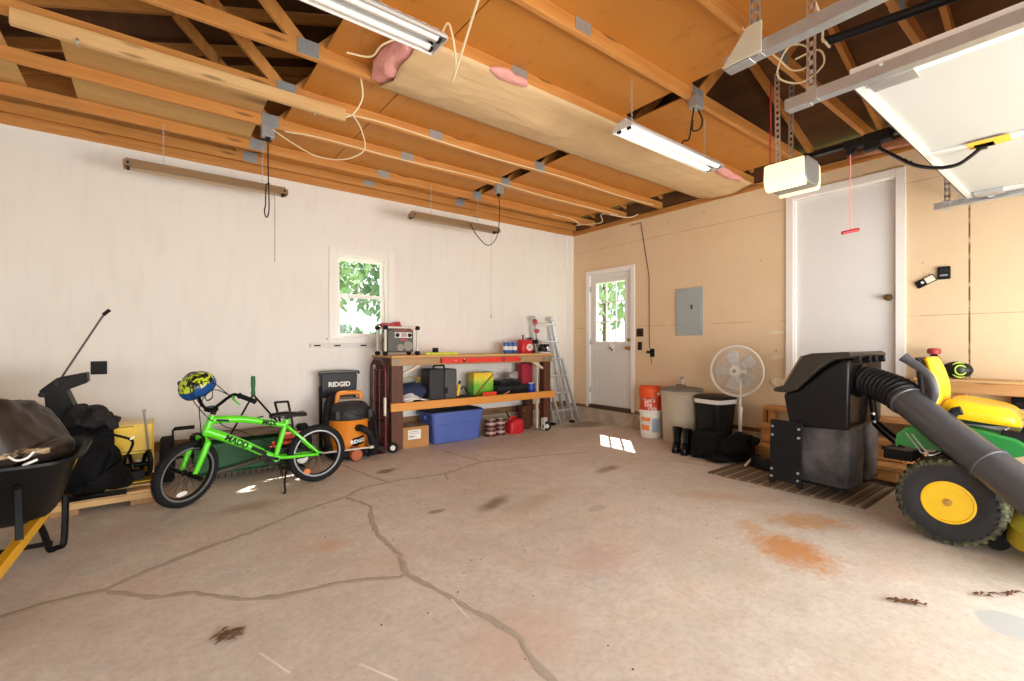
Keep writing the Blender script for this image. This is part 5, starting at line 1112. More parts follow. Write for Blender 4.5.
# ---------------------------------------------------------------- along the tan wall
orange_b = mat('bucket_orange', 'EE5B1C', .45, var=.05); white_b = mat('bucket_white', 'EDEAE4', .45, var=.03)
def bucket(label, z, m, parts):
    t_ = thing('plastic_bucket', label, 'bucket', (5.18, 3.735, z))
    b = MB(); b.lathe([(.125, 0), (.13, .004), (.142, .31), (.149, .312), (.149, .33), (.142, .332), (.150, .35), (.151, .362), (.144, .362), (.135, .33), (.12, .01)], n=36); bd_ = b.build('pail', m, t_)
    b = MB(); b.tube([(.02, -.15, .325), (-.06, -.155, .25), (-.15, -.08, .20), (-.16, .05, .22), (-.10, .15, .325)], .003, 6, sm=6); b.build('bail_handle', steel, t_)
    return t_, bd_
def wrap_text(txt, size, m, parent, a0, z, r0, slope, sx=1):
    tx = text('lettering', txt, size, m, parent, (0, 0, 0), (0, 0, 0), ext=.0003, bold=.0015)
    for v in tx.data.vertices:
        zz = z+v.co.y; r_ = r0+slope*zz+.0012+v.co.z; a = a0+v.co.x*sx/r_; v.co = Vector((r_*math.cos(a), r_*math.sin(a), zz))
    return tx
A0 = math.atan2(-3.70, -5.20)
def patch(b, a0, a1, z0, z1, r0, slope, n=10):
    b.surf(lambda u, v: ((r0+slope*(z0+(z1-z0)*v)+.0008)*math.cos(a0+(a1-a0)*u), (r0+slope*(z0+(z1-z0)*v)+.0008)*math.sin(a0+(a1-a0)*u), z0+(z1-z0)*v), n, 1)
wbk, body = bucket('white plastic bucket on the floor with an orange bucket standing in it', 0, white_b, 0)
b = MB(); patch(b, A0-1.0, A0-.05, .22, .27, .13, .04); patch(b, A0-1.0, A0-.15, .10, .17, .13, .04); b.build('orange_print', mat('print_orange', 'EB8A45', .5, var=.2, scale=30), body)
b = MB(); patch(b, A0+.1, A0+.9, .08, .26, .13, .04); b.build('blue_print', mat('print_blue', 'A9B9CC', .5, var=.3, scale=40), body)
obk, body = bucket('orange plastic bucket with white lettering stacked inside the white bucket', .30, orange_b, 0)
b = MB(); patch(b, A0-1.15, A0+1.1, .05, .23, .13, .04, 18); b.build('red_print', mat('print_red', 'D9482A', .5), body)
wrap_text("Let's", .075, white_b, body, A0-.1, .19, .13, .04); wrap_text('Do', .075, white_b, body, A0-.25, .135, .13, .04); wrap_text('This', .075, white_b, body, A0+.1, .085, .13, .04)
o = thing('spray_bottle', 'clear spray bottle with a grey trigger standing on the grey trash can lid', 'bottle', (5.30, 3.35, .687)); b = MB(); b.lathe([(.02, 0), (.028, .004), (.03, .05), (.024, .075), (.012, .09)], n=16); b.build('bottle', mat('cloudy_plastic', 'C6BFB4', .25), o); b = MB(); b.bb((-.045, -.01, .09), (.02, .01, .115)); b.bb((-.03, -.006, .07), (-.022, .006, .092)); b.build('trigger', mat('trigger_grey', 'A7A29A', .45), o, bevel=.003)
tc = thing('trash_can', 'round beige trash can with a grey lid on the floor by the buckets', 'trash can', (5.215, 3.318, 0))
bei = mat('trash_beige', 'BDB09C', .5, var=.05)
b = MB(); b.lathe([(.195, 0), (.205, .006), (.222, .30), (.238, .575), (.248, .58), (.250, .60), (.243, .605), (.252, .625), (.254, .64), (.245, .645)], n=44)
for i in range(0): pass
b.build('barrel', bei, tc)
b = MB(); 
for a in (2.2, 3.1, 4.0, 4.9): b.tube([(.205*math.cos(a+A0), .205*math.sin(a+A0), .03), (.236*math.cos(a+A0), .236*math.sin(a+A0), .55)], .006, 6)
b.build('ribs', bei, tc)
b = MB(); b.lathe([(.258, .64), (.262, .65), (.255, .663), (.20, .675), (.08, .685), (.001, .687)], n=44); b.build('lid', mat('trash_lid', '77706A', .5), tc)
b = MB(); b.tube([(.0, -.06, .685), (0, -.05, .705), (0, .05, .705), (0, .06, .685)], .008, 8, sm=3); b.build('lid_handle', mat('trash_lid', '77706A', .5), tc)
b = MB()
for s_ in (-1, 1): b.tube([(s_*.25*math.sin(A0)+.05*math.cos(A0), -s_*.25*math.cos(A0)+.05*math.sin(A0), .6), (s_*.275*math.sin(A0)+.05*math.cos(A0), -s_*.275*math.cos(A0)+.05*math.sin(A0), .585), (s_*.275*math.sin(A0)-.05*math.cos(A0), -s_*.275*math.cos(A0)-.05*math.sin(A0), .585), (s_*.25*math.sin(A0)-.05*math.cos(A0), -s_*.25*math.cos(A0)-.05*math.sin(A0), .6)], .01, 8, sm=3)
b.build('side_handle', bei, tc)
kb = thing('kitchen_bin', 'tall black tapered bin with a white band on the floor beside the beige can', 'bin', (5.20, 2.865, 0), -10); kb.scale = (.92, .92, 1)
b = MB(); b.rings([rr(0, 0, .13, .13, 0, .35), rr(0, 0, .14, .14, .01, .35), rr(0, 0, .185, .195, .53, .35)]); b.build('body', mat('bin_black', '1C1B1C', .4, var=.15), kb)
b = MB(); b.rings([rr(0, 0, .187, .197, .53, .35), rr(0, 0, .192, .202, .535, .35), rr(0, 0, .194, .204, .575, .35), rr(0, 0, .19, .2, .58, .35)]); b.build('white_band', white_trim, kb)
b = MB(); b.rings([rr(0, 0, .196, .206, .58, .35), rr(0, 0, .198, .208, .60, .35), rr(0, 0, .185, .195, .615, .4), rr(0, 0, .10, .10, .632, .6), rr(0, 0, .02, .02, .635, 1)]); b.build('lid', mat('bin_lid', '2A2522', .4), kb)
# pedestal fan
fn = thing('pedestal_fan', 'white pedestal fan with a round wire cage by the tan wall', 'fan', (5.26, 2.60, 0), 8)
fw = mat('fan_white', 'EEEBE6', .4, var=.03)
b = MB(); b.lathe([(.17, 0), (.175, .01), (.16, .025), (.06, .035), (.03, .06)], n=36); b.build('base', fw, fn)
b = MB(); b.lathe([(.02, .04), (.02, .45), (.026, .455), (.026, .50), (.013, .51), (.013, .80)], n=18); b.build('pole', fw, fn)
C_ = Vector((-.12, 0, .915)); ax = Vector((-1, 0, .02)).normalized()
b = MB(); b.lathe([(.045, -.03), (.06, .0), (.065, .08), (.05, .14), (.02, .15)], C_+Vector((.04, 0, 0)), 20, (1, 0, 0)); b.bb((-.06, -.03, .78), (.02, .03, .87)); b.build('motor', fw, fn, bevel=.006)
q_ = Vector((0, 0, 1)).rotation_difference(ax).to_matrix()
def fp(r_, a, d): return C_+q_ @ Vector((r_*math.cos(a), r_*math.sin(a), d))
cg_ = None
for side, d in (('front_cage', .055), ('rear_cage', -.055)):
    b = MB()
    for i in range(72):
        a = 2*PI*i/72; b.tube([fp(.05, a, d), fp(.16, a, d*1.02), fp(.245, a+.02, d*.55), fp(.272, a+.03, 0)], .0013, 4)
    for r_ in (.12, .19): b.torus(fp(0, 0, d*1.0), r_, .0016, ax, 40, 4)
    if d > 0: b.lathe([(.055, -.004), (.056, .006), (.05, .012), (.02, .014)], fp(0, 0, d), 24, ax)
    o_ = b.build(side, fw, fn)
b = MB(); b.torus(fp(0, 0, 0), .277, .013, ax, 56, 10, 1.2); b.build('rim', fw, fn)
hubm = mat('fan_blade', 'CFCBC6', .35, var=.04)
b = MB(); b.lathe([(.04, -.03), (.042, .02), (.03, .03)], fp(0, 0, 0), 20, ax); hb_ = b.build('hub', hubm, fn)
for k in range(5):
    a0 = 2*PI*k/5+.3; b = MB(); b.surf(lambda u, v: fp(.035+.19*u, a0+(.15+.52*math.sin(PI*min(1, u*.75+.12)))*(v-.5)*1.4, .028*(v-.5)*(1.4-u*.6)), 8, 6); b.build('blade', hubm, hb_, solid=.003, ang=80)
b = MB(); b.lathe([(.022, 0), (.022, .004)], fp(0, 0, .07), 16, ax); b.build('badge', mat('badge_grey', 'A8A5A0', .3), fn)
# boots and bags
def boot(label, x, y, rz):
    t_ = thing('rubber_boot', label, 'boot', (x, y, 0), rz, 'black rubber boots')
    sh = mat('boot_rubber', '101011', .25, var=.2)
    b = MB(); b.rings([rr(-.00, 0, .058, .046, .055, 1, 20), rr(-.0, 0, .05, .043, .11, 1, 20), rr(.005, 0, .056, .049, .18, 1, 20), rr(.008, 0, .064, .055, .255, 1, 20), rr(.008, 0, .066, .057, .262, 1, 20), rr(.008, 0, .06, .051, .255, 1, 20), rr(.004, 0, .05, .042, .16, 1, 20)]); b.build('shaft', sh, t_)
    b = MB(); b.rings([rr(-.045, 0, .125, .043, .018, .75, 24), rr(-.045, 0, .125, .045, .035, .75, 24), rr(-.05, 0, .115, .043, .06, .8, 24), rr(-.035, 0, .09, .043, .085, .85, 24), rr(-.01, 0, .058, .043, .11, 1, 24)]); b.build('foot', sh, t_)
    b = MB(); b.rings([rr(-.045, 0, .13, .047, 0, .75, 24), rr(-.045, 0, .132, .049, .018, .75, 24)]); b.build('sole', rubber, t_)
    b = MB(); b.tube([(-.02, -.046, .075), (-.055, -.02, .10), (-.06, .0, .105), (-.055, .02, .10), (-.02, .046, .075)], .006, 6, sm=3); b.build('instep_band', mat('boot_grey', '6A6A6E', .3), t_)
    return t_
boot('black rubber boot in front of the beige trash can', 4.75, 3.07, 25); boot('black rubber boot touching the black lunch bag', 4.73, 2.93, 18)
o = thing('lunch_bag', 'square black zipped bag on the floor beside the rubber boots', 'bag', (4.75, 2.71, 0), 22); o.scale = (1.1, 1.15, 1.15)
b = MB(); b.rings([rr(0, 0, .115, .125, 0, .35), rr(0, 0, .125, .135, .02, .35), rr(0, 0, .12, .13, .17, .35), rr(0, 0, .11, .12, .20, .4)]); b.build('body', blk_f, o, noise=(.012, 8, 2))
b = MB(); b.rings([rr(0, 0, .112, .122, .20, .4), rr(0, 0, .108, .118, .225, .45), rr(0, 0, .05, .06, .24, .6)]); b.build('lid', blk_f, o, noise=(.01, 8, 3)); b = MB(); b.tube([(0, -.06, .235), (0, -.03, .265), (0, .03, .265), (0, .06, .235)], .01, 8, sm=3, flat=.5); b.build('handle', blk_f, o); MB().bb((-.14, -.07, .03), (-.11, .07, .12)).build('front_pocket', blk_f, o, bevel=.012)
o = thing('backpack', 'slumped black backpack on the floor in front of the fan', 'bag', (4.76, 2.42, 0), 12); o.scale = (1, 1, 1.2)
b = MB(); b.sph((.02, -.02, .11), (.15, .17, .11), 28, 14, pw=.75); b.sph((.03, -.08, .20), (.10, .11, .06), 20, 10); b.build('body', blk_f, o, noise=(.035, 8, 9))
b = MB(); b.sph((-.13, .12, .035), (.10, .13, .035), 22, 10, pw=.8); b.build('flap', blk_f, o, noise=(.025, 9, 5)); b = MB(); b.tube([(-.1, .06, .16), (-.05, .16, .20), (.05, .17, .18), (.1, .12, .1)], .014, 6, sm=4, flat=.4); b.tube([(-.12, -.05, .05), (-.2, .08, .02), (-.16, .2, .015)], .012, 6, sm=4, flat=.5); b.build('strap', blk_f, o)
b = MB(); b.beam((-.22, -.16, .02), (-.04, -.20, .08), .02, .004); b.build('white_strap', white_trim, o)
b = MB(); b.sph((.02, -.19, .19), (.07, .05, .03), 14, 8); b.build('lid_fold', blk_f, o, noise=(.02, 12, 1))
# striped rug
t = NT('striped_rug'); o_ = t.xyz()
w_ = t.noise(1.0, t.coord((.3, 30, 1)), 2); w2 = t.ramp(t.math('FRACT', t.math('MULTIPLY', t.math('ADD', o_[1], t.math('MULTIPLY', w_, .02)), 10)), [(0, hexc('4A3B2F')), (.28, hexc('6D5844')), (.34, hexc('8D7860')), (.52, hexc('A08B70')), (.58, hexc('4E3E31')), (.74, hexc('3B2F27')), (.80, hexc('7A654F')), (1, hexc('54443700'[:6]))])
rug_m = t.done(t.mix(t.math('MULTIPLY', t.noise(60, detail=2), .35), w2, hexc('8C7A66')), .95); t.bump(t.noise(120, detail=2), .6, .004)
ru = thing('striped_rug', 'brown striped rug on the floor in front of the wooden steps', 'rug', (4.53, 1.74, 0))
b = MB(); b.surf(lambda u, v: (-.40+.80*u, -.61+1.21*v, .006+.003*NZ.noise((u*5, v*8, 0))), 20, 30); b.build('pile', rug_m, ru, solid=.008, ang=80)
b = MB()
for y in (-.612, .602): b = MB(); b.bb((-.40, y-.004, .002), (.40, y+.006, .012)); b.build('hem', mat('rug_hem', '4A3B2F', .9), ru)
# wooden steps to the tall door
ws = thing('wooden_steps', 'rough wooden steps rising to the tall white door', 'steps', (0, 0, 0))
step_m = wood('step_wood', 'B98045', 'D6A061', 'y'); step_z = wood('step_wood_upright', 'A8733D', 'C88F52', 'z')
for z, x0 in ((.18, 4.93), (.36, 5.10), (.54, 5.27)):
    MB().bb((x0, 1.06, z-.038), (x0+.22 if z < .5 else 5.46, 2.36, z)).build('tread', step_m, ws, bevel=.004)
for y in (1.10, 2.28):
    b = MB(); b.prism([(5.46, 0.003), (4.97, .003), (4.97, .14), (5.14, .14), (5.14, .32), (5.31, .32), (5.31, .50), (5.46, .50)], 'y', y, y+.04); b.build('stringer', step_z, ws, bevel=.003)
for x in (4.955, 5.13): MB().bb((x-.012, 1.12, .05 if x < 5 else .19), (x, 2.30, .14 if x < 5 else .32)).build('riser', step_m, ws, bevel=.003)
for y in (1.03, 2.36): MB().bb((5.37, y, .003), (5.45, y+.04, .50)).build('post', step_z, ws, bevel=.004)
# ledge on the tan wall, with things on it
lg = thing('wall_ledge', 'raw lumber ledge fixed on the tan wall behind the tractor seat', 'shelf', (WX, .28, .925))
MB().bb((-.25, -1.3, -.025), (-.001, .80, 0)).build('shelf_board', wood('ledge_board', 'CF9E66', 'E4BC86', 'y', .65), lg, bevel=.003); MB().bb((-.245, -1.3, -.115), (-.205, .78, -.0255)).build('front_rail', wood('ledge_rail', 'C98F55', 'DDAA70', 'y', .65), lg, bevel=.003)
for y in (-.9, .55): MB().bb((-.2, y, -.115), (-.001, y+.038, -.0255)).build('bracket', stud, lg, bevel=.003)
b = MB(); b.bb((-.09, .50, -.92), (-.002, .59, -.116)); b.bb((-.09, -.8, -.92), (-.002, -.71, -.116)); b.build('post', wood('ledge_post', 'C98F55', 'DDAA70', 'z', .65), lg, bevel=.003)
o = thing('trimmer_spool', 'round black and lime green spool lying on the wall ledge', 'spool', (5.33, .815, .926), 10); o.scale = (1.1, 1.15, 1.3)
S_ = [(.0, .02), (.035, .0)]
b = MB(); b.sph((0, 0, .055), (.055, .085, .055), 26, 12); b.build('housing', mat('spool_black', '23251F', .4), o)
lime = mat('lime_green', 'B4CC3A', .4)
b = MB(); b.torus((-.03, -.012, .056), .046, .006, (-1, -.25, .05), 28, 8, .7); b.torus((-.048, -.016, .056), .030, .005, (-1, -.25, .05), 28, 8, .7); b.build('lime_rings', lime, o); b = MB(); b.sph((-.05, -.018, .056), (.02, .024, .024), 14, 8); b.build('cap', mat('spool_grey', '4C5346', .5), o)
o = thing('red_cap_bottle', 'dark bottle with a red cap on the ledge behind the yellow seat back', 'bottle', (5.35, .965, .926)); o.scale = (1, 1, .93); b = MB(); b.lathe([(.04, 0), (.045, .01), (.045, .17), (.03, .20), (.02, .215)], n=20); b.build('bottle', black_pl, o); b = MB(); b.lathe([(.032, .215), (.046, .222), (.048, .25), (.04, .268), (.01, .272)], n=20); b.build('cap', mat('dull_red', 'A8383A', .5), o)
o = thing('hanging_box', 'small black box hanging on the tan wall below the ledge', 'box', (WX-.002, .46, .70)); MB().bb((-.07, -.08, 0), (0, .055, .09)).build('case', black_pl, o, bevel=.008); MB().bb((-.074, -.05, .02), (-.069, .03, .06)).build('front_panel', dark_pl, o, bevel=.002)
# ---------------------------------------------------------------- tractor with rear bagger
TX = 4.24
trc = thing('lawn_tractor', 'green lawn tractor with yellow seat and wheels facing the garage doors', 'lawn tractor', (TX, .62, 0))
tyre = NT('muddy_tyre'); n = tyre.noise(10, detail=5, rough=.7); n2 = tyre.noise(40, detail=3); o_ = tyre.xyz()
rr_ = tyre.math('SQRT', tyre.math('ADD', tyre.math('POWER', o_[1], 2), tyre.math('POWER', tyre.math('SUBTRACT', o_[2], .26), 2)))
edge = tyre.ramp(rr_, [(.215, 0), (.245, 1)])
mud = tyre.math('MULTIPLY', edge, tyre.ramp(n, [(.42, 0), (.60, 1)]))
tyre_m = tyre.done(tyre.mix(tyre.math('MULTIPLY', mud, .85), tyre.mix(n2, hexc('202022'), hexc('2E2E30')), hexc('74744E')), .8)
def tractor_wheel(name, x, y, R, w, rim_r, sgn, lugs=True):
    ax = (sgn, 0, 0)
    prof = [(rim_r, -w*.42), (rim_r+.03, -w*.5), (R-.055, -w*.5), (R-.02, -w*.43), (R-.012, -w*.3), (R-.012, w*.3), (R-.02, w*.43), (R-.055, w*.5), (rim_r+.03, w*.5), (rim_r, w*.42)]
    b = MB(); b.lathe(prof, (x, y, R), 56, ax)
    for i in range(34):
        a = 2*PI*i/34
        for s_ in (-1, 1):
            aa = a+(PI/34 if s_ > 0 else 0); c, q = math.cos(aa), math.sin(aa)
            p0 = Vector((x+s_*w*.02, y+(R-.008)*math.cos(aa+.06), R+(R-.008)*math.sin(aa+.06))); p1 = Vector((x+s_*w*.40, y+(R-.010)*math.cos(aa-.05), R+(R-.010)*math.sin(aa-.05))); p2 = Vector((x+s_*w*.50, y+(R-.04)*math.cos(aa-.06), R+(R-.04)*math.sin(aa-.06)))
            b.beam(p0, p1, .022, .010, (0, c, q)); b.beam(p1, p2, .020, .009, (s_, c, q))
    wl = b.build(name, tyre_m, trc)
    b = MB(); b.lathe([(rim_r+.006, w*.44), (rim_r+.008, w*.46), (rim_r-.004, w*.47), (rim_r-.012, w*.40), (rim_r-.022, w*.22), (rim_r*.66, w*.14), (rim_r*.58, w*.24), (rim_r*.30, w*.28), (rim_r*.24, w*.36), (.03, w*.37), (.03, w*.42), (.018, w*.43), (.001, w*.43)], (x, y, R), 44, ax); rm = b.build('rim', yellow, wl)
    b = MB(); b.lathe([(.020, w*.43), (.020, w*.50), (.012, w*.51), (.001, w*.51)], (x, y, R), 16, ax); b.build('hub_cap', mat('hub_tan', 'B98A3A', .5), rm)
    b = MB(); a = math.radians(-120); b.tube([(x+sgn*w*.27, y-.06*sgn*-1, R-.075), (x+sgn*w*.40, y-.06*sgn*-1, R-.078)], .007, 8); b.build('valve', black_pl, rm)
    return wl
tractor_wheel('rear_wheel', -.36, 0, .26, .21, .118, -1); tractor_wheel('rear_wheel', .36, 0, .26, .21, .118, 1)
tractor_wheel('front_wheel', -.33, -1.20, .19, .15, .085, -1); tractor_wheel('front_wheel', .33, -1.20, .19, .15, .085, 1)
b = MB(); b.cyl((-.30, 0, .26), (.30, 0, .26), .05); b.bb((-.16, -.16, .18), (.16, .18, .42)); b.bb((-.20, -1.35, .30), (-.15, .25, .40)); b.bb((.15, -1.35, .30), (.20, .25, .40)); b.cyl((-.30, -1.20, .2), (.30, -1.20, .2), .03); b.bb((-.15, -1.25, .2), (.15, -1.15, .4)); b.build('chassis', black_metal, trc, bevel=.004)
# fender deck
b = MB(); prof = [(.292, .55), (.275, .61), (.235, .665), (.17, .69), (.02, .70), (-.12, .69), (-.26, .665), (-.36, .60), (-.46, .48), (-.56, .40), (-.90, .38)]
inn = [(y, z-.03) for y, z in prof]
R_ = []
for x, k in ((-.27, .93), (-.26, .98), (-.22, 1.0), (.22, 1.0), (.26, .98), (.27, .93)):
    R_.append([(x, y, .38+(z-.38)*k) for y, z in prof]+[(x*.98, y*.98, .355+(z-.38)*k) for y, z in prof[::-1]])
b.rings(R_)
for x in (-.276, .262): b.prism([(.292, .545), (.285, .61), (.24, .655), (.17, .68), (.02, .685), (-.12, .675), (-.26, .645), (-.34, .585), (-.24, .545), (.0, .535), (.2, .53)], 'x', x, x+.014)
b.build('fender', green, trc, ang=50)
b = MB(); b.bb((-.30, -.95, .365), (.30, -.52, .385)); b.build('footrest', black_pl, trc, bevel=.005)
# seat
b = MB()
def cush(u, v):
    y = .085-.35*u; x = (v-.5)*2; k = (1-abs(2*u-1)**5)**.5 if 0 < u < 1 else 0; k2 = (1-abs(x)**4)**.4 if abs(x) < 1 else 0
    return (x*.19*(.72+.28*k), y, .745+.115*k*k2*(1-.25*u)+.02*(abs(x) > .6)*k2*k-.03*u)
b.surf(cush, 26, 20); st_ = thing  # cushion top
sc_ = b.build('seat_cushion', yellow, trc, solid=.02, ang=80)
b = MB(); b.rings([rr(0, -.09, .10, .12, .70, .7, 28), rr(0, -.09, .18, .17, .715, .6, 28), rr(0, -.09, .19, .18, .748, .6, 28), rr(0, -.09, .17, .16, .752, .6, 28)]); b.build('seat_pan', dark_pl, trc)
b = MB()
def backr(u, v):
    a = (v-.5)*2; x = a*.165*(1-.25*max(0, u-.5)); k = math.sin(PI*min(1, max(0, u*.92+.04)))**.35*(1-abs(a)**5*.9)**.5
    return (x, .165+.04*u-.085*k*(1-.25*u)-.03*abs(a)**2, .80+.32*u)
b.surf(backr, 18, 18)
b.build('seat_back', yellow, trc, solid=.03, ang=80)
b = MB(); b.surf(lambda u, v: ((v-.5)*.34*(1-.2*max(0, u-.5)), .19+.04*u-.035*abs((v-.5)*2)**2, .76+.36*u), 14, 14); b.build('seat_shell', dark_pl, trc, solid=.025, ang=80)
b = MB(); b.bb((-.11, -.20, .66), (-.07, .06, .715)); b.bb((.07, -.20, .66), (.11, .06, .715)); b.cyl((-.14, -.20, .69), (.14, -.20, .69), .012); b.cyl((-.05, -.02, .66), (-.05, -.02, .72), .025); b.build('seat_spring', steel, trc, bevel=.003)
b = MB(); b.tube([(-.245, .02, .76), (-.25, -.0, .79), (-.25, -.03, .80)], .028, 10); b.build('seat_lever', dark_pl, trc)
b = MB(); b.bb((-.25, -.38, .64), (-.19, -.20, .70)); b.cyl((-.22, -.28, .68), (-.23, -.31, .76), .011); b.build('control_lever', black_pl, trc, bevel=.004)
# hood, dash, steering wheel
b = MB(); R_ = []
for y, hw, zt in ((-.58, .20, .86), (-.66, .24, .90), (-.85, .25, .86), (-1.2, .24, .80), (-1.42, .21, .74), (-1.50, .15, .66)):
    R_.append([(-hw, y, .42), (-hw-.01, y, zt-.15), (-hw+.05, y, zt-.03), (0, y, zt), (hw-.05, y, zt-.03), (hw+.01, y, zt-.15), (hw, y, .42)])
b.rings(R_); b.build('hood', green, trc, ang=50)
b = MB(); b.bb((-.17, -.62, .38), (.17, -.52, .88)); b.cyl((0, -.56, .86), (0, -.46, .96), .022); b.build('dash', black_pl, trc, bevel=.01)
b = MB(); b.torus((0, -.44, .975), .17, .014, (0, 1, 1.1), 32, 8)
for a in (90, 210, 330): a = math.radians(a); q = Vector((0, 0, 1)).rotation_difference(Vector((0, 1, 1.1))).to_matrix(); b.tube([Vector((0, -.44, .975))+q @ Vector((.03*math.cos(a), .03*math.sin(a), -.01)), Vector((0, -.44, .975))+q @ Vector((.165*math.cos(a), .165*math.sin(a), 0))], .012, 6)
b.build('steering_wheel', black_pl, trc)
# yellow mower deck
b = MB(); b.rings([rr(0, -.62, .60, .41, .085, .62, 40), rr(0, -.62, .605, .415, .10, .62, 40), rr(0, -.62, .59, .40, .18, .62, 40), rr(0, -.62, .52, .34, .215, .62, 40), rr(0, -.66, .20, .15, .215, .8, 40)]); b.build('mower_deck', NT and mat('grass_caked_yellow', 'B9A52A', .6, var=.45, scale=9), trc)
b = MB(); b.lathe([(.02, -.03), (.055, -.03), (.06, 0), (.055, .03), (.02, .03)], (-.30, -.19, .062), 22, (1, 0, 0)); b.build('deck_roller', black_pl, trc)
# ---- discharge tube
tube_grey = mat('tube_grey', '47474C', .32, var=.15)
b = MB(); tp = [(-.155, .26, .83), (-.20, .21, .795), (-.34, .01, .655), (-.48, -.19, .52), (-.62, -.40, .38), (-.70, -.53, .25), (-.66, -.60, .16)]
b.tube(tp, [.098, .098, .10, .102, .105, .108, .11], 26, sm=5); tub = b.build('discharge_tube', tube_grey, trc)
def tpos(f):
    f *= len(tp)-1; i = min(int(f), len(tp)-2); return Vector(tp[i]).lerp(Vector(tp[i+1]), f-i), (Vector(tp[i+1])-Vector(tp[i])).normalized()
for f in (.03, .49): b = MB(); p, d = tpos(f); b.lathe([(.10, -.014), (.108, -.010), (.108, .010), (.10, .014)], p, 28, d, cap=False); b.build('tube_collar', tube_grey, tub)
ribbed([(.16, .575, .925), (.10, .535, .925), (.03, .45, .905), (-.08, .325, .87), (-.165, .25, .825)], .118, mat('rib_black', '1D1D1F', .42, var=.2), tub, 'flexible_hose', .044, 10, rat=.8)
b = MB(); b.tube([(-.20, .12, .83), (-.215, .105, .90), (-.22, .125, .99), (-.22, .17, 1.05), (-.22, .225, 1.095), (-.22, .262, 1.13)], [.022, .026, .026, .026, .028, .036], 10, sm=4, flat=.7); b.build('tube_handle', tube_grey, tub)
b = MB(); p, d = tpos(.23); 
for dx in (-.02, .02): b.tube([(-.37+dx, .20+dx, .635), (-.43+dx, .13+dx, .56), (-.45+dx, .10+dx, .53), (-.40+dx, .06+dx, .55)], .004, 6, sm=3)
b.build('wire_latch', steel, tub)
# ---- rear bagger
bag_f = NT('bag_fabric'); n = bag_f.noise(4, detail=6, rough=.65)
bagm = bag_f.done(bag_f.mix(bag_f.ramp(n, [(.35, 0), (.68, 1)]), hexc('262427'), hexc('656163')), .75); bag_f.bump(bag_f.noise(6, detail=4), .35, .03)
gloss = mat('glossy_black_plastic', '1D1C1E', .2, var=.12)
def bag(x0, x1):
    b = MB(); xs, ys = (x0+x1)/2, .81; hx, hy = (x1-x0)/2, .19
    b.rings([rr(xs, ys, hx-.02, hy-.02, .09, .22, 40), rr(xs, ys, hx-.005, hy-.005, .11, .22, 40), rr(xs, ys, hx+.004, hy+.004, .30, .22, 40), rr(xs, ys, hx, hy, .50, .22, 40), rr(xs, ys, hx-.005, hy-.005, .64, .22, 40)])
    o = b.build('grass_bag', bagm, trc, noise=(.006, 7, x0)); b = MB(); b.bb((x0-.002, .63, .085), (x1+.002, .99, .10)); b.build('bag_base', black_pl, o, bevel=.006); return o
bag(-.04, .31); bag(.36, .68)
b = MB(); b.prism([(.615, .555), (1.035, .535), (1.085, .80), (.96, .84), (.78, 1.02), (.66, 1.10), (.61, 1.09)], 'x', -.07, .72); b.build('hood_shell', gloss, trc, bevel=.045, seg=4)
b = MB()
for z in (.66, .735): b.prism([(.63, z), (1.04, z), (1.045, z+.01), (.63, z+.01)], 'x', -.073, -.068)
b.build('shell_ribs', gloss, trc)
lidm = NT('dusty_lid'); n = lidm.noise(5, detail=6); lid_m = lidm.done(lidm.mix(n, hexc('352E27'), hexc('5C5042')), .45)
b = MB(); b.prism([(1.145, .815), (1.145, .845), (1.06, .875), (.955, 1.065), (.92, 1.12), (.86, 1.14), (.62, 1.155), (.585, 1.135), (.60, 1.11), (.72, 1.09), (.80, 1.03), (.98, .835), (1.04, .812)], 'x', -.105, .755); ld = b.build('hinged_lid', mat('lid_grey', '37322D', .4, var=.2), trc, bevel=.012)
b = MB(); b.prism([(1.045, .894), (.945, 1.075), (.94, 1.072), (1.04, .890)], 'x', -.06, .71); b.build('lid_panel', lid_m, ld, bevel=.002)
b = MB()
for s_ in (-.09, .715): b.prism([(1.06, .872), (.955, 1.066), (.97, 1.074), (1.075, .88)], 'x', s_, s_+.025)
b.prism([(.955, 1.066), (.93, 1.112), (.945, 1.12), (.97, 1.074)], 'x', -.09, .74); b.build('lid_ridge', mat('lid_edge', '8C7C66', .45), ld, bevel=.003)
for x in (.02, .26, .42, .62): b = MB(); b.bb((x, .575, 1.065), (x+.045, .62, 1.12)); b.cyl((x+.022, .57, 1.08), (x+.022, .60, 1.08), .014); b.build('hood_latch', black_pl, trc, bevel=.004)
b = MB(); b.lathe([(.13, 0), (.13, .03), (.118, .035)], (.17, .615, .925), 28, (0, -1, 0)); b.build('inlet_ring', gloss, trc)
# side panel with bolts
b = MB(); b.box((-.135, 1.035, .335), (.02, .245, .50), (0, 3, 0)); spn = b.build('side_panel', mat('matt_black', '151416', .6, var=.3), trc, bevel=.006)
b = MB()
for y in (.935, 1.135):
    for z in (.12, .18, .46, .53): b.cyl((-.158+.052*(z-.335), y, z), (-.13, y, z), .010, n=10)
b.build('bolts', steel, spn)
b = MB(); 
for y in (.93, 1.14): b.bb((-.16, y-.02, .07), (-.11, y+.02, .11)); b.cyl((-.155, y, .075), (-.115, y, .075), .022, n=14)
b.build('panel_feet', black_pl, spn, bevel=.004)
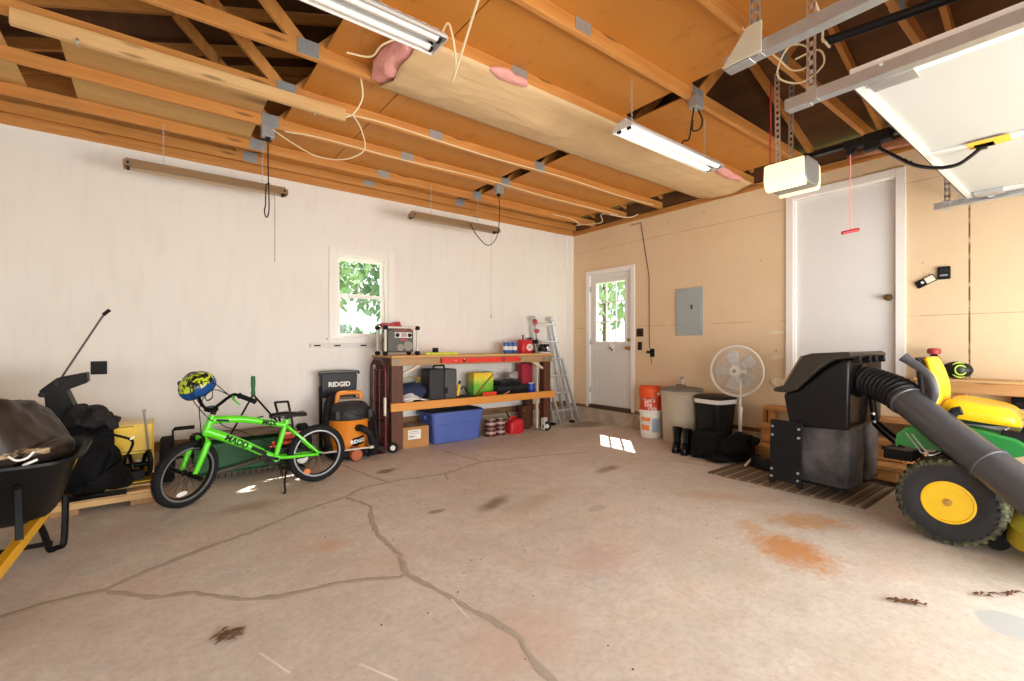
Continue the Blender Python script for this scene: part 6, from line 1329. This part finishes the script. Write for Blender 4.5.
# hitch frame
b = MB(); b.tube([(.315, .60, .93), (.335, .57, .62), (.33, .55, .56), (.05, .34, .47), (.02, .28, .44)], .017, 8, sm=3); b.tube([(.40, .60, .93), (.42, .575, .62), (.41, .55, .57), (.20, .34, .47), (.18, .28, .44)], .017, 8, sm=3); b.tube([(-.08, .40, .46), (.25, .36, .46)], .02, 8)
b.bb((-.10, .24, .40), (.24, .40, .47)); b.build('hitch_frame', black_metal, trc, bevel=.005)
b = MB()
for p in ((-.06, .405, .45), (.0, .405, .45), (.06, .40, .46), (.32, .575, .66), (.30, .565, .6)): b.cyl(Vector(p)-Vector((.012, 0, 0)), Vector(p)+Vector((-.03, -.02, 0)), .010, n=10)
b.build('hitch_bolts', steel, trc)
o = thing('work_shoe', 'black work shoe on the striped rug behind the bagger panel', 'shoe', (4.66, 2.10, .014), 70)
b = MB(); b.rings([rr(0, 0, .13, .045, 0, .75, 24), rr(0, 0, .13, .046, .03, .75, 24)]); b.build('sole', rubber, o); b = MB(); b.rings([rr(0, 0, .122, .042, .03, .8, 24), rr(.01, 0, .11, .04, .055, .8, 24), rr(.04, 0, .075, .038, .085, .9, 24), rr(.06, 0, .05, .036, .115, 1, 24), rr(.06, 0, .042, .03, .112, 1, 24), rr(.05, 0, .05, .025, .06, 1, 24)]); b.build('upper', black_pl, o)
# ---------------------------------------------------------------- debris on the floor
def leaf_mat(): return mat('dry_leaf', '6B4A2E', .85, var=.35, scale=40)
def debris(name, label, x, y, n, rx, ry, rz, L):
    b = MB(); r2 = random.Random(int(x*100)+n)
    for i in range(n):
        a = r2.uniform(0, 2*PI); q = math.sqrt(r2.random()); px, py = rx*q*math.cos(a), ry*q*math.sin(a)
        c, s_ = math.cos(rz), math.sin(rz); px, py = px*c-py*s_, px*s_+py*c
        t_ = rz+r2.uniform(-.7, .7); l_ = L*r2.uniform(.5, 1.2); z = r2.uniform(.004, .012)
        d = Vector((math.cos(t_), math.sin(t_), r2.uniform(-.1, .1)))*l_; p = Vector((px, py, z))
        b.tube([p-d, p+Vector((0, 0, .006)), p+d], [.002, .007, .001], 5, flat=.4)
    o = b.build(name, leaf_mat(), loc=(x, y, 0)); tag(o, label, 'debris', kind='stuff'); return o
debris('dry_leaf_litter', 'small heap of dry brown pine debris on the bare concrete near the camera', .247, 2.252, 26, .055, .045, .2, .026)
debris('dry_leaf_litter', 'streak of dry grey twigs on the concrete in front of the tractor wheel', 2.80, .585, 26, .09, .02, -.9, .022)
debris('dry_leaf_litter', 'thin line of twig litter on the concrete right beside the yellow mower deck', 3.25, .33, 18, .15, .015, -.6, .02)
chips = MB(); r2 = random.Random(3)
for i in range(60):
    x, y = r2.uniform(.3, 4.0), r2.uniform(1.0, 4.2); s_ = r2.uniform(.002, .006); chips.sph((x, y, .002), (s_, s_*.7, .003), 6, 3)
tag(chips.build('floor_grit', mat('grit', '5F4E40', .9)), 'scattered specks of grit over the concrete floor', 'grit', kind='stuff')
scr = MB()
for p, q in (((.62, 1.75), (.70, 1.58)), ((.33, 2.05), (.40, 1.86)), ((1.12, 1.93), (1.10, 1.70)), ((1.17, 1.95), (1.16, 1.72))): scr.beam((*p, .0008), (*q, .0008), .008, .001)
tag(scr.build('floor_scratch', mat('scratch', 'E6DCD2', .8), floor, noise=(.006, 20, 1)), kind='structure')
# ---------------------------------------------------------------- outside
t = NT('lawn'); lawn_m = t.done(t.mix(t.noise(3, detail=6), hexc('7F9660'), hexc('A3B682')), .95)
g = MB(); g.bb((-40, WY+.16, -.2), (60, 60, -.06)); g.bb((WX+.16, FY-.2, -.2), (60, WY+.16, -.06)); g.bb((-40, FY-.2, -.2), (LX-.14, WY+.16, -.06))
tag(g.build('ground_lawn', lawn_m, smooth=False), kind='structure')
tag(MB().bb((-40, -50, -.2), (60, FY-.16, -.05)).build('ground_driveway', mat('driveway', '8F8C88', .9, var=.1), smooth=False), kind='structure')
lf = [mat('leaf_a', '77935E', .7, var=.3, scale=1.5), mat('leaf_b', '8DA877', .7, var=.3, scale=1.5), mat('leaf_c', '6B8A68', .7, var=.3, scale=1.5)]
bark = mat('bark', '5B4636', .9, var=.3)
def tree(label, x, y, h_, rx, rz, n, m, ls=.22, zc=None):
    t_ = thing('tree', label, 'tree', (x, y, -.06), 0, 'trees outside the windows'); r2 = random.Random(int(x*31+y*17)); zc = zc or h_-rz
    b = MB(); b.tube([(0, 0, 0), (.08, .03, zc*.5), (-.05, .05, zc)], [.18, .13, .06], 8, sm=4)
    for i in range(6): a = i*1.1; b.tube([(0, 0, zc*(.55+.06*i)), (rx*.5*math.cos(a), rx*.5*math.sin(a), zc+rz*.3)], [.05, .02], 6)
    b.build('trunk', bark, t_)
    b = MB()
    for i in range(n):
        while True:
            p = Vector((r2.uniform(-1, 1), r2.uniform(-1, 1), r2.uniform(-1, 1)))
            if .35 < p.length < 1: break
        k = 1+.25*NZ.noise(p*2.5+Vector((x, y, 0))); c = Vector((p.x*rx*k, p.y*rx*k, zc+p.z*rz*k))
        e = Euler((r2.uniform(0, 6), r2.uniform(0, 6), r2.uniform(0, 6))).to_matrix(); s_ = ls*r2.uniform(.6, 1.3)
        b.add([c+e @ Vector(v)*s_ for v in ((-.5, 0, 0), (0, -.32, .06), (.6, 0, 0), (0, .32, .06))], [(0, 1, 2, 3)])
    b.build('crown', m, t_, smooth=False)
tree('leafy tree outside whose crown breaks the sunlight falling on the small window', 5.0, 8.5, 8.9, 1.75, 1.9, 330, lf[0], .34, 7.0)
tree('broad green tree far behind the small window, left side', 3.6, 19.5, 7.5, 3.2, 3.0, 1900, lf[1], .38)
tree('dark green tree far behind the small window, right side', 9.6, 22.5, 8.0, 3.0, 2.8, 1700, lf[2], .38)
tree('tall green tree standing beyond the small window behind the others', 6.6, 33, 10.5, 4.2, 4.2, 1000, lf[2], .5)
tree('leafy tree across the lawn beyond the entry door', 19, 14.0, 8.5, 3.4, 3.2, 900, lf[1], .45)
tree('second leafy tree across the lawn beyond the entry door, further off', 24, 21, 9.5, 4.0, 3.6, 700, lf[0], .5)
hd = MB(); r2 = random.Random(5)
for i in range(3200):
    x = r2.uniform(1, 9); z = r2.uniform(0, 1.7)+.1*math.sin(x*3); y = 15.0+r2.uniform(-.5, .5)
    e = Euler((r2.uniform(0, 6), r2.uniform(0, 6), r2.uniform(0, 6))).to_matrix(); s_ = r2.uniform(.14, .3)
    hd.add([Vector((x, y, z))+e @ Vector(v)*s_ for v in ((-.5, 0, 0), (0, -.32, .06), (.6, 0, 0), (0, .32, .06))], [(0, 1, 2, 3)])
tag(hd.build('clipped_hedge', lf[2], smooth=False), 'green hedge across the yard seen through the small window', 'hedge', kind='stuff')
car = thing('parked_car', 'white car parked outside seen low through the small window', 'car', (3.55, 11.2, -.06), 8)
cw = mat('car_white', 'E9EBEC', .25, coat=.5, var=.02)
b = MB(); b.prism([(-2.1, .32), (2.1, .32), (2.15, .60), (1.9, .82), (1.0, .95), (-1.95, .98), (-2.15, .7)], 'y', -.85, .85); b.build('body', cw, car, bevel=.08, seg=3)
b = MB(); b.prism([(1.0, .95), (.35, 1.42), (-1.2, 1.45), (-1.85, .97)], 'y', -.72, .72); b.build('cabin', cw, car, bevel=.08, seg=3)
b = MB(); b.prism([(.85, .98), (.30, 1.36), (-1.1, 1.38), (-1.6, 1.0)], 'y', -.735, .735); b.build('side_glass', mat('car_glass', '39434A', .1), car)
for x in (-1.35, 1.35):
    for y in (-.82, .82): b = MB(); b.lathe([(.12, -.1), (.32, -.1), (.33, 0), (.32, .1), (.12, .1)], (x, y, .32), 26, (0, 1, 0)); w_ = b.build('wheel', rubber, car); b = MB(); b.lathe([(.001, -.105), (.2, -.1), (.2, .1), (.001, .105)], (x, y, .32), 20, (0, 1, 0)); b.build('hubcap', steel, w_)
